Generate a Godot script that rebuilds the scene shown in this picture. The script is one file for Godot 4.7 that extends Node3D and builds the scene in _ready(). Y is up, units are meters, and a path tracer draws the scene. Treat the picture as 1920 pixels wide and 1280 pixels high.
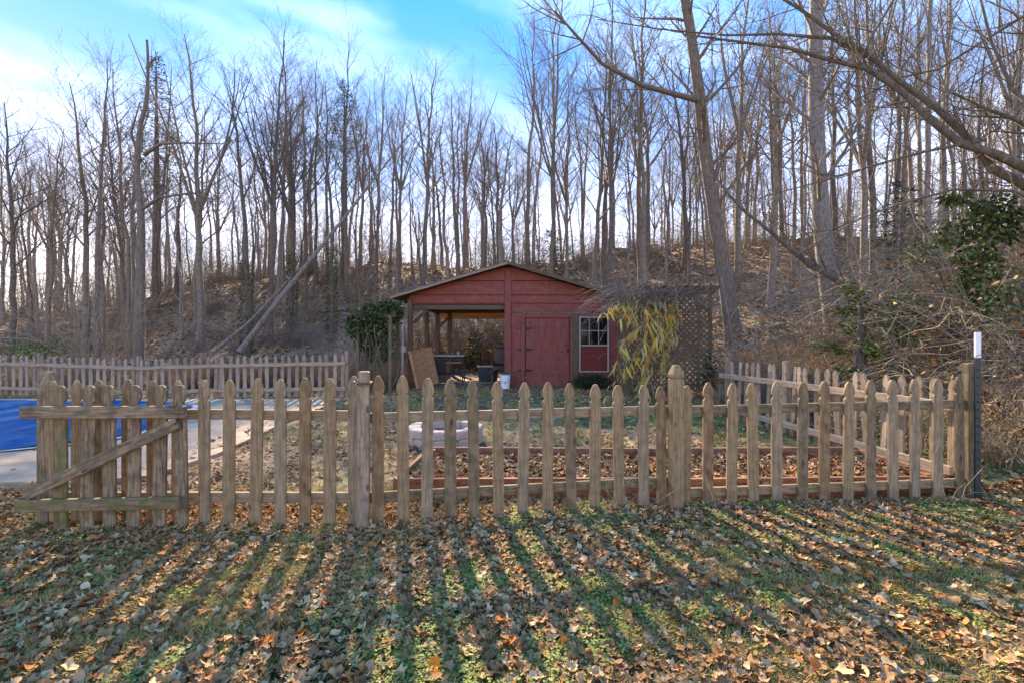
extends Node3D
# Back yard in winter: picket fence in front, pool and red shed behind it, bare woods on a rise.
# Camera at the origin of the plan, 1.4 m up, looking along -z.  F is its focal length in photo pixels.
const F := 850.0
const CH := 1.4

var mats := {}
var name_count := {}
var noise := FastNoiseLite.new()
var noise_b := FastNoiseLite.new()

# ------------------------------------------------------------------ mesh builder
class MB:
	var v := PackedVector3Array()
	var n := PackedVector3Array()
	var t := PackedVector2Array()
	var c := PackedColorArray()
	var ix := PackedInt32Array()
	var grain := 1                      # axis along which the wood grain runs
	var off := Vector2.ZERO
	var col := Color(1, 1, 1)

	func uv_of(p: Vector3) -> Vector2:
		if grain == 0:
			return Vector2(p.y + p.z, p.x) + off
		if grain == 2:
			return Vector2(p.x + p.y, p.z) + off
		return Vector2(p.x + p.z, p.y) + off

	func tri(a: Vector3, b: Vector3, d: Vector3, out: Vector3) -> void:
		var nn := (d - a).cross(b - a)
		if nn.length_squared() < 1e-16:
			return
		if nn.dot(out) < 0.0:
			var s := b
			b = d
			d = s
			nn = -nn
		nn = nn.normalized()
		var k := v.size()
		v.append(a); v.append(b); v.append(d)
		n.append(nn); n.append(nn); n.append(nn)
		t.append(uv_of(a)); t.append(uv_of(b)); t.append(uv_of(d))
		c.append(col); c.append(col); c.append(col)
		ix.append(k); ix.append(k + 1); ix.append(k + 2)

	func quad(a: Vector3, b: Vector3, d: Vector3, e: Vector3, out: Vector3) -> void:
		tri(a, b, d, out)
		tri(a, d, e, out)

	# chamfered box, turned by basis
	func box(at: Vector3, size: Vector3, bev := 0.004, bas := Basis()) -> void:
		var h := size * 0.5
		bev = minf(bev, minf(h.x, minf(h.y, h.z)) * 0.45)
		var P := {}
		for sx in [-1, 1]:
			for sy in [-1, 1]:
				for sz in [-1, 1]:
					for a in 3:
						var q := Vector3(sx * (h.x - (0.0 if a == 0 else bev)), sy * (h.y - (0.0 if a == 1 else bev)), sz * (h.z - (0.0 if a == 2 else bev)))
						P[[sx, sy, sz, a]] = at + bas * q
		for s in [-1, 1]:
			quad(P[[s, -1, -1, 0]], P[[s, 1, -1, 0]], P[[s, 1, 1, 0]], P[[s, -1, 1, 0]], bas.x * s)
			quad(P[[-1, s, -1, 1]], P[[1, s, -1, 1]], P[[1, s, 1, 1]], P[[-1, s, 1, 1]], bas.y * s)
			quad(P[[-1, -1, s, 2]], P[[1, -1, s, 2]], P[[1, 1, s, 2]], P[[-1, 1, s, 2]], bas.z * s)
		if bev <= 0.0:
			return
		for s in [-1, 1]:
			for r in [-1, 1]:
				quad(P[[s, r, -1, 0]], P[[s, r, 1, 0]], P[[s, r, 1, 1]], P[[s, r, -1, 1]], bas.x * s + bas.y * r)
				quad(P[[s, -1, r, 0]], P[[s, 1, r, 0]], P[[s, 1, r, 2]], P[[s, -1, r, 2]], bas.x * s + bas.z * r)
				quad(P[[-1, s, r, 1]], P[[1, s, r, 1]], P[[1, s, r, 2]], P[[-1, s, r, 2]], bas.y * s + bas.z * r)
				for q in [-1, 1]:
					tri(P[[s, r, q, 0]], P[[s, r, q, 1]], P[[s, r, q, 2]], bas.x * s + bas.y * r + bas.z * q)

	# flat outline (counter-clockwise in x,y) given thickness along z
	func slab(poly: PackedVector2Array, z0: float, z1: float) -> void:
		var idx := Geometry2D.triangulate_polygon(poly)
		for k in range(0, idx.size(), 3):
			var a := poly[idx[k]]
			var b := poly[idx[k + 1]]
			var d := poly[idx[k + 2]]
			tri(Vector3(a.x, a.y, z1), Vector3(b.x, b.y, z1), Vector3(d.x, d.y, z1), Vector3(0, 0, 1))
			tri(Vector3(a.x, a.y, z0), Vector3(b.x, b.y, z0), Vector3(d.x, d.y, z0), Vector3(0, 0, -1))
		for k in poly.size():
			var p := poly[k]
			var q := poly[(k + 1) % poly.size()]
			quad(Vector3(p.x, p.y, z0), Vector3(q.x, q.y, z0), Vector3(q.x, q.y, z1), Vector3(p.x, p.y, z1), Vector3(q.y - p.y, p.x - q.x, 0))

	# round bar through points, k sides, smooth
	func tube(pts: PackedVector3Array, rad: PackedFloat32Array, k: int, cap := false) -> void:
		var m := pts.size()
		var base := v.size()
		var dir := (pts[m - 1] - pts[0]).normalized()
		var e1 := dir.cross(Vector3(0.31, 0.2, 0.93)).normalized()
		if absf(dir.dot(Vector3(0.31, 0.2, 0.93).normalized())) > 0.95:
			e1 = dir.cross(Vector3.RIGHT).normalized()
		var e2 := dir.cross(e1)
		for i in m:
			if m > 5:
				var tg := (pts[mini(i + 1, m - 1)] - pts[maxi(i - 1, 0)]).normalized()
				e1 = (e1 - tg * e1.dot(tg)).normalized()
				e2 = tg.cross(e1)
			var r := rad[i]
			for j in k:
				var a := TAU * j / k
				var o := e1 * cos(a) + e2 * sin(a)
				v.append(pts[i] + o * r)
				n.append(o)
				t.append(Vector2(float(j) / k, float(i)))
				c.append(col)
		for i in m - 1:
			for j in k:
				var a := base + i * k + j
				var b := base + i * k + (j + 1) % k
				ix.append(a); ix.append(a + k); ix.append(b)
				ix.append(b); ix.append(a + k); ix.append(b + k)
		if cap:
			for e in [0, m - 1]:
				var cc := v.size()
				var nn := (pts[0] - pts[1]).normalized() if e == 0 else (pts[m - 1] - pts[m - 2]).normalized()
				v.append(pts[e]); n.append(nn); t.append(Vector2(0.5, 0.5)); c.append(col)
				for j in k:
					v.append(v[base + e * k + j]); n.append(nn); t.append(Vector2(0.5, 0.5)); c.append(col)
				for j in k:
					var q0 := cc + 1 + j
					var q1 := cc + 1 + (j + 1) % k
					ix.append(cc); ix.append(q0 if e == 0 else q1); ix.append(q1 if e == 0 else q0)

	# a leaf of six corners folded along its rib: from p along d, width w across s, bent by droop
	func leaf(p: Vector3, d: Vector3, s: Vector3, w: float, droop: float) -> void:
		var nn := d.cross(s).normalized()
		var k := v.size()
		var l := d.length()
		var mid := p + d * 0.5 + nn * droop * l * 0.5
		var tip := p + d - nn * droop * l * 0.5
		for q in [p, mid + s * w, mid - s * w, tip, mid]:
			v.append(q); n.append(nn); t.append(Vector2(0, 0)); c.append(col)
		for q in [0, 1, 4, 0, 4, 2, 1, 3, 4, 4, 3, 2]:
			ix.append(k + q)

	func mesh() -> ArrayMesh:
		var arr := []
		arr.resize(Mesh.ARRAY_MAX)
		arr[Mesh.ARRAY_VERTEX] = v
		arr[Mesh.ARRAY_NORMAL] = n
		arr[Mesh.ARRAY_TEX_UV] = t
		arr[Mesh.ARRAY_COLOR] = c
		arr[Mesh.ARRAY_INDEX] = ix
		var m := ArrayMesh.new()
		m.add_surface_from_arrays(Mesh.PRIMITIVE_TRIANGLES, arr)
		return m

# ------------------------------------------------------------------ nodes
func numbered(parent: Node, called: String) -> String:
	var key := str(parent.get_instance_id()) + "/" + called
	var k: int = name_count.get(key, 0)
	name_count[key] = k + 1
	return called if k == 0 else "%s_%03d" % [called, k]

func thing(called: String, label: String, category: String, at := Vector3.ZERO, group := "") -> Node3D:
	var o := Node3D.new()
	o.name = numbered(self, called)
	add_child(o)
	o.position = at
	tag(o, label, category, group)
	return o

func tag(o: Node, label: String, category: String, group := "", kind := "") -> void:
	if label:
		o.set_meta("label", label)
	if category:
		o.set_meta("category", category)
	if group:
		o.set_meta("group", group)
	if kind:
		o.set_meta("kind", kind)

func part(parent: Node, called: String, m: Mesh, mt: Material, at := Vector3.ZERO, bas := Basis()) -> MeshInstance3D:
	var o := MeshInstance3D.new()
	o.name = numbered(parent, called)
	o.mesh = m
	o.material_override = mt
	o.transform = Transform3D(bas, at)
	parent.add_child(o)
	return o

func structure(called: String, m: Mesh, mt: Material, label: String, category: String) -> MeshInstance3D:
	var o := part(self, called, m, mt)
	tag(o, label, category, "", "structure")
	return o

func scatter(parent: Node, called: String, m: Mesh, mt: Material, xf: Array, cols: PackedColorArray) -> MultiMeshInstance3D:
	var mm := MultiMesh.new()
	mm.transform_format = MultiMesh.TRANSFORM_3D
	mm.use_colors = true
	mm.mesh = m
	mm.instance_count = xf.size()
	for i in xf.size():
		mm.set_instance_transform(i, xf[i])
		mm.set_instance_color(i, cols[i])
	var o := MultiMeshInstance3D.new()
	o.name = numbered(parent, called)
	o.multimesh = mm
	o.material_override = mt
	parent.add_child(o)
	o.set_meta("kind", "stuff")
	return o

func box_mesh(size: Vector3, bev := 0.004, grain := 1, off := Vector2.ZERO) -> ArrayMesh:
	var b := MB.new()
	b.grain = grain
	b.off = off
	b.box(Vector3.ZERO, size, bev)
	return b.mesh()

func copy_of(o: Node3D, called: String, at: Vector3, turn: float, sc: Vector3, label: String, group := "") -> Node3D:
	var r: Node3D = o.duplicate()
	r.name = numbered(self, called)
	add_child(r)
	r.transform = Transform3D(Basis(Vector3.UP, turn).scaled_local(sc), at)
	r.set_meta("label", label)
	if group:
		r.set_meta("group", group)
	return r

# ------------------------------------------------------------------ places
func P(px: float, py: float, d: float) -> Vector3:
	return Vector3((px - 960.0) / F * d, CH - (py - 640.0) / F * d, -d)

func G(px: float, d: float) -> Vector3:
	var x := (px - 960.0) / F * d
	return Vector3(x, gh(x, -d), -d)

const CREST := [[-1.3, 0.05], [-1.13, 0.06], [-0.85, 0.085], [-0.66, 0.15], [-0.5, 0.168], [-0.2, 0.178], [0.3, 0.19], [0.8, 0.2], [1.4, 0.22]]

func table(a: Array, u: float) -> float:
	if u <= a[0][0]:
		return a[0][1]
	for i in range(1, a.size()):
		if u < a[i][0]:
			var k: float = (u - a[i - 1][0]) / (a[i][0] - a[i - 1][0])
			return lerpf(a[i - 1][1], a[i][1], k)
	return a[a.size() - 1][1]

func gh(x: float, z: float) -> float:
	var d := -z
	var h := noise.get_noise_2d(x * 14.0, z * 14.0) * 0.018
	if x < -3.3 and d > 3.8 and d < 11.6:
		h = h * 0.3 - 0.03 * clampf((-3.3 - x) / 0.3, 0, 1)
	if x > 4.5:
		h += (1.0 - exp(-(x - 4.5) * 0.22)) * 1.5 * smoothstep(-2.0, 5.0, d)
	if d > 10.0:
		var u := x / d
		var s := lerpf(17.0, 12.5, smoothstep(0.25, 0.6, u))
		var hc := 1.2 + 35.0 * table(CREST, u)
		var t := clampf((d - s) / (38.0 - s), 0, 1)
		var r := t * t * (3.0 - 2.0 * t)
		h += hc * r + noise.get_noise_2d(x * 1.5, z * 1.5) * 0.9 * r + noise_b.get_noise_2d(x * 6.0, z * 6.0) * 0.18 * minf(1, r * 4.0)
		if d > 42.0:
			h -= (d - 42.0) * 0.06
	return h

# ------------------------------------------------------------------ materials
func lin(r: float, g: float, b: float) -> Color:
	return Color(r, g, b).linear_to_srgb()

func flat(key: String, c: Color, rough := 0.85, metal := 0.0) -> StandardMaterial3D:
	var m := StandardMaterial3D.new()
	m.albedo_color = c
	m.roughness = rough
	m.metallic = metal
	mats[key] = m
	return m

func vcol(key: String, rough := 0.8, back := Color(0, 0, 0)) -> StandardMaterial3D:
	var m := StandardMaterial3D.new()
	m.vertex_color_use_as_albedo = true
	m.roughness = rough
	if back.r > 0.0:
		m.backlight_enabled = true
		m.backlight = back
	mats[key] = m
	return m

# wood: grain runs along v; base, dark and light are linear colours
func wood(key: String, seed: int, base: Color, dark: Color, light: Color, knots := 3, stain := Color(0, 0, 0), stain_amount := 0.0) -> StandardMaterial3D:
	var w := 128
	var h := 512
	var rg := RandomNumberGenerator.new()
	rg.seed = seed
	var nz := FastNoiseLite.new()
	nz.seed = seed
	nz.frequency = 1.0
	nz.fractal_octaves = 3
	var img := Image.create(w, h, false, Image.FORMAT_RGB8)
	var kn := []
	for k in knots:
		kn.append(Vector3(rg.randf_range(12, w - 12), rg.randf_range(20, h - 20), rg.randf_range(3, 7)))
	for y in h:
		var fy := float(y) / h
		for x in w:
			var fx := float(x) / w
			var bend := 0.0
			var kd := 0.0
			for k in kn:
				var dx: float = x - k.x
				var dy: float = (y - k.y) * 0.55
				var q: float = sqrt(dx * dx + dy * dy) / k.z
				kd = maxf(kd, 1.0 - smoothstep(0.6, 1.3, q))
				bend += signf(dx) * exp(-q * 0.6) * 0.04
			var a1 := cos(TAU * fy) * 0.5
			var a2 := sin(TAU * fy) * 0.5
			var g := nz.get_noise_3d((fx - bend) * 9.0, a1, a2)
			var f := nz.get_noise_3d((fx - bend) * 34.0, a1 * 3.0 + 7.0, a2 * 3.0)
			var b := nz.get_noise_3d(fx * 1.6 + 30.0, a1 * 5.0, a2 * 5.0)
			var s := 0.5 + g * 0.48 + f * 0.42
			var cc := dark.lerp(base, clampf(s * 2.0, 0, 1)) if s < 0.5 else base.lerp(light, clampf(s * 2.0 - 1.0, 0, 1))
			cc = cc.lerp(cc * 0.66, clampf(b * 1.3, 0, 1))
			if stain_amount > 0.0:
				var sn := nz.get_noise_3d(fx * 2.5 + 60.0, a1 * 3.0, a2 * 3.0)
				cc = cc.lerp(stain, clampf((sn + 0.1) * 2.2, 0, 1) * stain_amount)
			cc = cc.lerp(dark * 0.45, kd * 0.8)
			img.set_pixel(x, y, cc.linear_to_srgb())
	var m := StandardMaterial3D.new()
	m.albedo_texture = ImageTexture.create_from_image(img)
	m.uv1_scale = Vector3(5.0, 0.8, 1)
	m.roughness = 0.9
	mats[key] = m
	return m

# noise between colours, laid triplanar
func mottled(key: String, seed: int, stops: Array, freq: float, scale: Vector3, rough := 0.92, use_v := false, world := false) -> StandardMaterial3D:
	var nz := FastNoiseLite.new()
	nz.seed = seed
	nz.frequency = freq
	nz.fractal_octaves = 5
	nz.fractal_gain = 0.62
	var src := nz.get_seamless_image(256, 256)
	var img := Image.create(256, 256, false, Image.FORMAT_RGB8)
	for y in 256:
		for x in 256:
			var s: float = clampf((src.get_pixel(x, y).r - 0.5) * 1.6 + 0.5, 0, 0.999) * (stops.size() - 1)
			var k := int(s)
			var c0: Color = stops[k]
			var c1: Color = stops[k + 1]
			img.set_pixel(x, y, c0.lerp(c1, s - k).linear_to_srgb())
	var m := StandardMaterial3D.new()
	m.albedo_texture = ImageTexture.create_from_image(img)
	m.uv1_triplanar = true
	m.uv1_world_triplanar = world
	m.uv1_scale = scale
	m.roughness = rough
	m.vertex_color_use_as_albedo = use_v
	mats[key] = m
	return m

func make_materials() -> void:
	wood("picket0", 11, Color(0.265, 0.178, 0.088), Color(0.115, 0.071, 0.032), Color(0.36, 0.26, 0.145), 2, Color(0.14, 0.105, 0.05), 0.4)
	wood("picket1", 12, Color(0.275, 0.198, 0.112), Color(0.115, 0.076, 0.041), Color(0.39, 0.30, 0.185), 3, Color(0.17, 0.128, 0.078), 0.5)
	wood("picket2", 13, Color(0.20, 0.138, 0.075), Color(0.085, 0.055, 0.028), Color(0.29, 0.212, 0.122), 3, Color(0.075, 0.07, 0.026), 0.6)
	wood("picket3", 14, Color(0.235, 0.15, 0.07), Color(0.10, 0.06, 0.026), Color(0.31, 0.213, 0.115), 4, Color(0.13, 0.065, 0.027), 0.6)
	wood("gate", 15, Color(0.225, 0.155, 0.085), Color(0.075, 0.048, 0.026), Color(0.36, 0.275, 0.17), 3, Color(0.055, 0.04, 0.025), 0.5)
	wood("gate_green", 16, Color(0.18, 0.128, 0.062), Color(0.065, 0.045, 0.024), Color(0.28, 0.21, 0.12), 2, Color(0.095, 0.10, 0.016), 0.7)
	wood("grey0", 17, Color(0.34, 0.25, 0.17), Color(0.15, 0.105, 0.07), Color(0.48, 0.38, 0.275), 2)
	wood("grey1", 18, Color(0.28, 0.198, 0.13), Color(0.12, 0.08, 0.052), Color(0.42, 0.32, 0.225), 3)
	wood("bed", 19, Color(0.245, 0.11, 0.055), Color(0.115, 0.047, 0.025), Color(0.33, 0.165, 0.09), 2)
	wood("ply", 20, Color(0.50, 0.31, 0.16), Color(0.34, 0.19, 0.09), Color(0.60, 0.41, 0.24), 5)
	wood("brown_wood", 24, Color(0.33, 0.16, 0.065), Color(0.18, 0.08, 0.035), Color(0.44, 0.25, 0.12), 5)
	wood("lath", 21, Color(0.15, 0.105, 0.06), Color(0.06, 0.04, 0.024), Color(0.23, 0.17, 0.105), 1)
	wood("timber", 22, Color(0.12, 0.075, 0.045), Color(0.05, 0.03, 0.02), Color(0.19, 0.125, 0.08), 2)
	wood("red", 23, Color(0.215, 0.048, 0.033), Color(0.155, 0.034, 0.025), Color(0.26, 0.066, 0.047), 0, Color(0.24, 0.09, 0.066), 0.4)
	mats.red.uv1_scale = Vector3(2.0, 0.4, 1)
	mats.red.roughness = 0.75
	wood("red_board", 25, Color(0.16, 0.026, 0.018), Color(0.10, 0.018, 0.013), Color(0.22, 0.045, 0.03), 1)
	mottled("bark", 31, [Color(0.09, 0.069, 0.050), Color(0.163, 0.127, 0.092), Color(0.222, 0.174, 0.128), Color(0.30, 0.245, 0.185)], 0.03, Vector3(2.2, 0.35, 2.2))
	mottled("bark_dark", 32, [Color(0.06, 0.046, 0.033), Color(0.118, 0.091, 0.066), Color(0.19, 0.15, 0.108)], 0.03, Vector3(2.2, 0.35, 2.2))
	mottled("bark_warm", 33, [Color(0.092, 0.067, 0.048), Color(0.165, 0.124, 0.09), Color(0.24, 0.188, 0.14)], 0.03, Vector3(2.2, 0.35, 2.2))
	mottled("bark_pale", 34, [Color(0.11, 0.09, 0.074), Color(0.20, 0.165, 0.138), Color(0.28, 0.24, 0.20)], 0.03, Vector3(1.6, 0.5, 1.6))
	mottled("straw_stem", 35, [Color(0.16, 0.115, 0.07), Color(0.27, 0.20, 0.125), Color(0.36, 0.28, 0.185)], 0.03, Vector3(1.6, 0.5, 1.6))
	mottled("concrete", 41, [Color(0.27, 0.175, 0.10), Color(0.36, 0.24, 0.145), Color(0.41, 0.28, 0.175), Color(0.46, 0.325, 0.21)], 0.012, Vector3(0.5, 0.5, 0.5), 0.9, false, true)
	mottled("coping", 42, [Color(0.42, 0.40, 0.36), Color(0.55, 0.53, 0.49)], 0.03, Vector3(1, 1, 1), 0.85, false, true)
	mottled("block", 43, [Color(0.27, 0.20, 0.15), Color(0.40, 0.31, 0.235), Color(0.47, 0.37, 0.285), Color(0.55, 0.45, 0.355)], 0.05, Vector3(2.4, 2.4, 2.4))
	mottled("soil", 44, [Color(0.06, 0.035, 0.02), Color(0.12, 0.07, 0.042), Color(0.17, 0.105, 0.065)], 0.04, Vector3(1, 1, 1), 0.97, false, true)
	mottled("ground", 45, [Color(0.45, 0.42, 0.40), Color(0.75, 0.72, 0.68), Color(1, 1, 1), Color(1.0, 1.0, 1.0)], 0.05, Vector3(0.7, 0.7, 0.7), 0.97, true, true)
	mottled("shingle", 46, [Color(0.09, 0.075, 0.06), Color(0.16, 0.135, 0.11), Color(0.25, 0.21, 0.17)], 0.05, Vector3(1.2, 1.2, 1.2))
	mottled("tarp", 47, [Color(0.008, 0.055, 0.15), Color(0.010, 0.075, 0.20), Color(0.014, 0.09, 0.24)], 0.02, Vector3(0.6, 0.6, 0.6), 0.62, false, true)
	mats.tarp.metallic_specular = 0.12
	vcol("leaf", 0.85, Color(0.16, 0.085, 0.04))
	mats.leaf.metallic_specular = 0.2
	vcol("green_leaf", 0.7, Color(0.05, 0.07, 0.012))
	mats.green_leaf.metallic_specular = 0.25
	vcol("straw", 0.8, Color(0.18, 0.13, 0.06))
	vcol("ivy", 0.7, Color(0.03, 0.05, 0.015))
	mats.ivy.metallic_specular = 0.25
	vcol("twig", 0.85)
	flat("iron", lin(0.015, 0.014, 0.014), 0.5, 0.3)
	flat("steel_green", lin(0.028, 0.035, 0.036), 0.5, 0.2)
	flat("white_paint", lin(0.75, 0.74, 0.72), 0.6)
	flat("pipe", lin(0.45, 0.43, 0.40), 0.5)
	flat("frame_white", lin(0.34, 0.29, 0.25), 0.7)
	flat("black_metal", lin(0.02, 0.018, 0.018), 0.55, 0.2)
	flat("bin", lin(0.012, 0.018, 0.035), 0.4)
	flat("bucket", lin(0.72, 0.72, 0.73), 0.45)
	flat("leather", lin(0.045, 0.024, 0.018), 0.5)
	flat("bench_top", lin(0.30, 0.29, 0.28), 0.6)
	flat("print_blue", lin(0.04, 0.06, 0.25), 0.5)
	flat("wire", lin(0.10, 0.07, 0.05), 0.6, 0.4)
	var g := flat("glass", Color(0.10, 0.10, 0.11, 0.55), 0.08)
	g.metallic_specular = 0.3
	g.transparency = BaseMaterial3D.TRANSPARENCY_ALPHA

# ------------------------------------------------------------------ set-up
func set_up_view() -> void:
	var cam := Camera3D.new()
	cam.name = "camera"
	cam.position = Vector3(0, CH, 0)
	cam.fov = rad_to_deg(2.0 * atan(640.0 / F))
	cam.near = 0.1
	cam.far = 900.0
	add_child(cam)
	cam.make_current()

	var we := WorldEnvironment.new()
	we.name = "world_environment"
	var env := Environment.new()
	env.background_mode = Environment.BG_SKY
	var sm := ProceduralSkyMaterial.new()
	sm.sky_top_color = Color(0.10, 0.45, 0.75)
	sm.sky_horizon_color = Color(1.0, 0.945, 0.88)
	sm.sky_curve = 0.165
	sm.ground_bottom_color = Color(0.35, 0.28, 0.22)
	sm.ground_horizon_color = Color(0.75, 0.74, 0.74)
	sm.sun_angle_max = 1.0
	sm.sky_cover = cloud_cover()
	sm.sky_cover_modulate = Color(0.44, 0.42, 0.39)
	var sky := Sky.new()
	sky.sky_material = sm
	env.sky = sky
	env.background_energy_multiplier = 0.58
	env.tonemap_mode = Environment.TONE_MAPPER_LINEAR
	env.tonemap_exposure = 6.0
	env.sdfgi_enabled = true
	env.ssao_enabled = true
	env.ssil_enabled = true
	we.environment = env
	add_child(we)

	var sun := DirectionalLight3D.new()
	sun.name = "sun"
	var az := deg_to_rad(-14.0)
	var el := deg_to_rad(30.8)
	var to := Vector3(sin(az) * cos(el), sin(el), -cos(az) * cos(el))
	sun.look_at_from_position(to * 50.0, Vector3.ZERO)
	sun.light_energy = 1.35
	sun.light_color = Color(1.0, 0.905, 0.755)
	sun.light_angular_distance = 0.9
	sun.shadow_enabled = true
	sun.sky_mode = DirectionalLight3D.SKY_MODE_LIGHT_ONLY
	add_child(sun)

func cloud_cover() -> ImageTexture:
	var nz := FastNoiseLite.new()
	nz.seed = 5
	nz.frequency = 1.0
	nz.fractal_octaves = 5
	var w := 768
	var h := 384
	var img := Image.create(w, h, false, Image.FORMAT_RGBA8)
	for y in h:
		var el := (0.5 - (y + 0.5) / h) * PI
		for x in w:
			if el < 0.0:
				img.set_pixel(x, y, Color(0, 0, 0, 0))
				continue
			var az := (x + 0.5) / w * TAU + 5.6
			var dx := cos(az) * (1.0 + cos(el))
			var dz := sin(az) * (1.0 + cos(el))
			var tilt := el + 0.10 * sin(az * 2.0 + 1.0)
			var a := nz.get_noise_3d(dx * 0.9 + 3.0, tilt * 6.5, dz * 0.9) + 0.5 * nz.get_noise_3d(dx * 2.2, tilt * 19.0 + 9.0, dz * 2.2)
			img.set_pixel(x, y, Color(1, 1, 1, clampf(a * 1.3 + 0.36, 0, 1)))
	return ImageTexture.create_from_image(img)

# ------------------------------------------------------------------ ground
func yard_green(x: float, z: float) -> float:      # where weeds and grass are green
	var s := noise_b.get_noise_2d(x * 3.0 + 40.0, z * 3.0)
	return s + clampf(x * 0.11 - 0.12, -0.40, 0.12)

func make_ground() -> Node3D:
	var m := 270
	var k := 300
	var xs := PackedFloat32Array()
	var zs := PackedFloat32Array()
	for i in m:
		xs.append(3.0 * sinh(5.3 * (2.0 * i / (m - 1) - 1.0)))
	for j in k:
		zs.append(-3.0 - 3.0 * sinh(lerpf(-3.2, 5.5, float(j) / (k - 1))))
	var b := MB.new()
	for j in k:
		for i in m:
			var x := xs[i]
			var z := zs[j]
			var y := gh(x, z)
			b.v.append(Vector3(x, y, z))
			var e := 0.05 + 0.02 * absf(z)
			b.n.append(Vector3(gh(x - e, z) - gh(x + e, z), 2.0 * e, gh(x, z - e) - gh(x, z + e)).normalized())
			b.t.append(Vector2(x, z))
			var s := noise_b.get_noise_2d(x * 5.0, z * 5.0) * 0.5 + 0.5
			var soil := Color(0.15, 0.095, 0.06)
			var straw := Color(0.30, 0.225, 0.10)
			var green := Color(0.11, 0.14, 0.04)
			var col := soil.lerp(straw, smoothstep(0.35, 0.65, s))
			if z > -13.5:
				col = col.lerp(green, smoothstep(0.0, 0.3, yard_green(x, z)) * 0.6)
			else:
				col = Color(0.19, 0.12, 0.066).lerp(Color(0.29, 0.195, 0.11), s)
			b.c.append(col)
	for j in k - 1:
		for i in m - 1:
			var a := j * m + i
			b.ix.append(a); b.ix.append(a + m); b.ix.append(a + 1)
			b.ix.append(a + 1); b.ix.append(a + m); b.ix.append(a + m + 1)
	return structure("ground", b.mesh(), mats.ground, "leaf strewn yard and wooded slope rising behind the shed", "ground")

func fallen_leaf(seed: int, lobes: bool) -> ArrayMesh:
	var rg := RandomNumberGenerator.new()
	rg.seed = seed
	var b := MB.new()
	var k := 14
	var fold := rg.randf_range(0.0, 0.4)
	var c2 := rg.randf_range(-0.6, 0.9)
	var c3 := rg.randf_range(-0.8, 0.8)
	var rip := rg.randf_range(0.05, 0.2)
	var ph := rg.randf() * TAU
	var rows := [0.0, 0.5, 1.0]
	var pts := [Vector3.ZERO]
	var edge := []
	for j in k:
		var a := TAU * j / k
		var r := 0.5 * (0.74 + 0.26 * cos(a * 5.0 + 0.4)) if lobes else 0.5 * (0.55 + 0.45 * absf(cos(a)))
		edge.append(r * rg.randf_range(0.84, 1.12))
	for q in [1, 2]:
		for j in k:
			var a := TAU * j / k
			var x: float = cos(a) * edge[j] * rows[q]
			var z: float = sin(a) * edge[j] * rows[q] * 0.85
			var w: float = rows[q]
			pts.append(Vector3(x, fold * absf(z) + c2 * x * x + c3 * x * z + rip * w * w * sin(3.0 * a + ph) * 0.5 + rg.randf_range(-0.05, 0.05) * w, z))
	for p in pts:
		b.v.append(p)
		b.n.append(Vector3.ZERO)
		b.t.append(Vector2(p.x, p.z))
		b.c.append(Color.WHITE)
	for j in k:
		var j2 := (j + 1) % k
		for q in [0, 1 + j, 1 + j2, 1 + j, 1 + k + j, 1 + k + j2, 1 + j, 1 + k + j2, 1 + j2]:
			b.ix.append(q)
	for i in range(0, b.ix.size(), 3):
		var p0 := b.v[b.ix[i]]
		var nn := (b.v[b.ix[i + 2]] - p0).cross(b.v[b.ix[i + 1]] - p0)
		for q in 3:
			b.n[b.ix[i + q]] += nn
	for i in b.n.size():
		b.n[i] = b.n[i].normalized()
	return b.mesh()

const LEAF_COLS := [Color(0.29, 0.152, 0.062), Color(0.35, 0.195, 0.085), Color(0.185, 0.098, 0.042), Color(0.43, 0.275, 0.13), Color(0.36, 0.20, 0.092), Color(0.29, 0.172, 0.085), Color(0.50, 0.345, 0.18), Color(0.22, 0.117, 0.052), Color(0.37, 0.155, 0.05), Color(0.155, 0.083, 0.04)]

func leaf_place(rg: RandomNumberGenerator, x: float, z: float, y: float, size: float, tilt: float) -> Transform3D:
	var b := Basis(Vector3.UP, rg.randf() * TAU)
	b = Basis(Vector3.RIGHT, rg.randf_range(-tilt, tilt)) * Basis(Vector3.BACK, rg.randf_range(-tilt, tilt)) * b
	return Transform3D(b.scaled(Vector3.ONE * size), Vector3(x, y, z))

func in_pool_deck(x: float, z: float) -> bool:
	return x < -3.75 and z < -4.4 and z > -11.1

func in_bed(x: float, z: float) -> bool:
	return x > -0.95 and x < 3.95 and z < -4.02 and z > -5.2

func in_floor(x: float, z: float) -> bool:
	return x > -3.2 and x < 3.4 and z < -13.6 and z > -18.6

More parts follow.
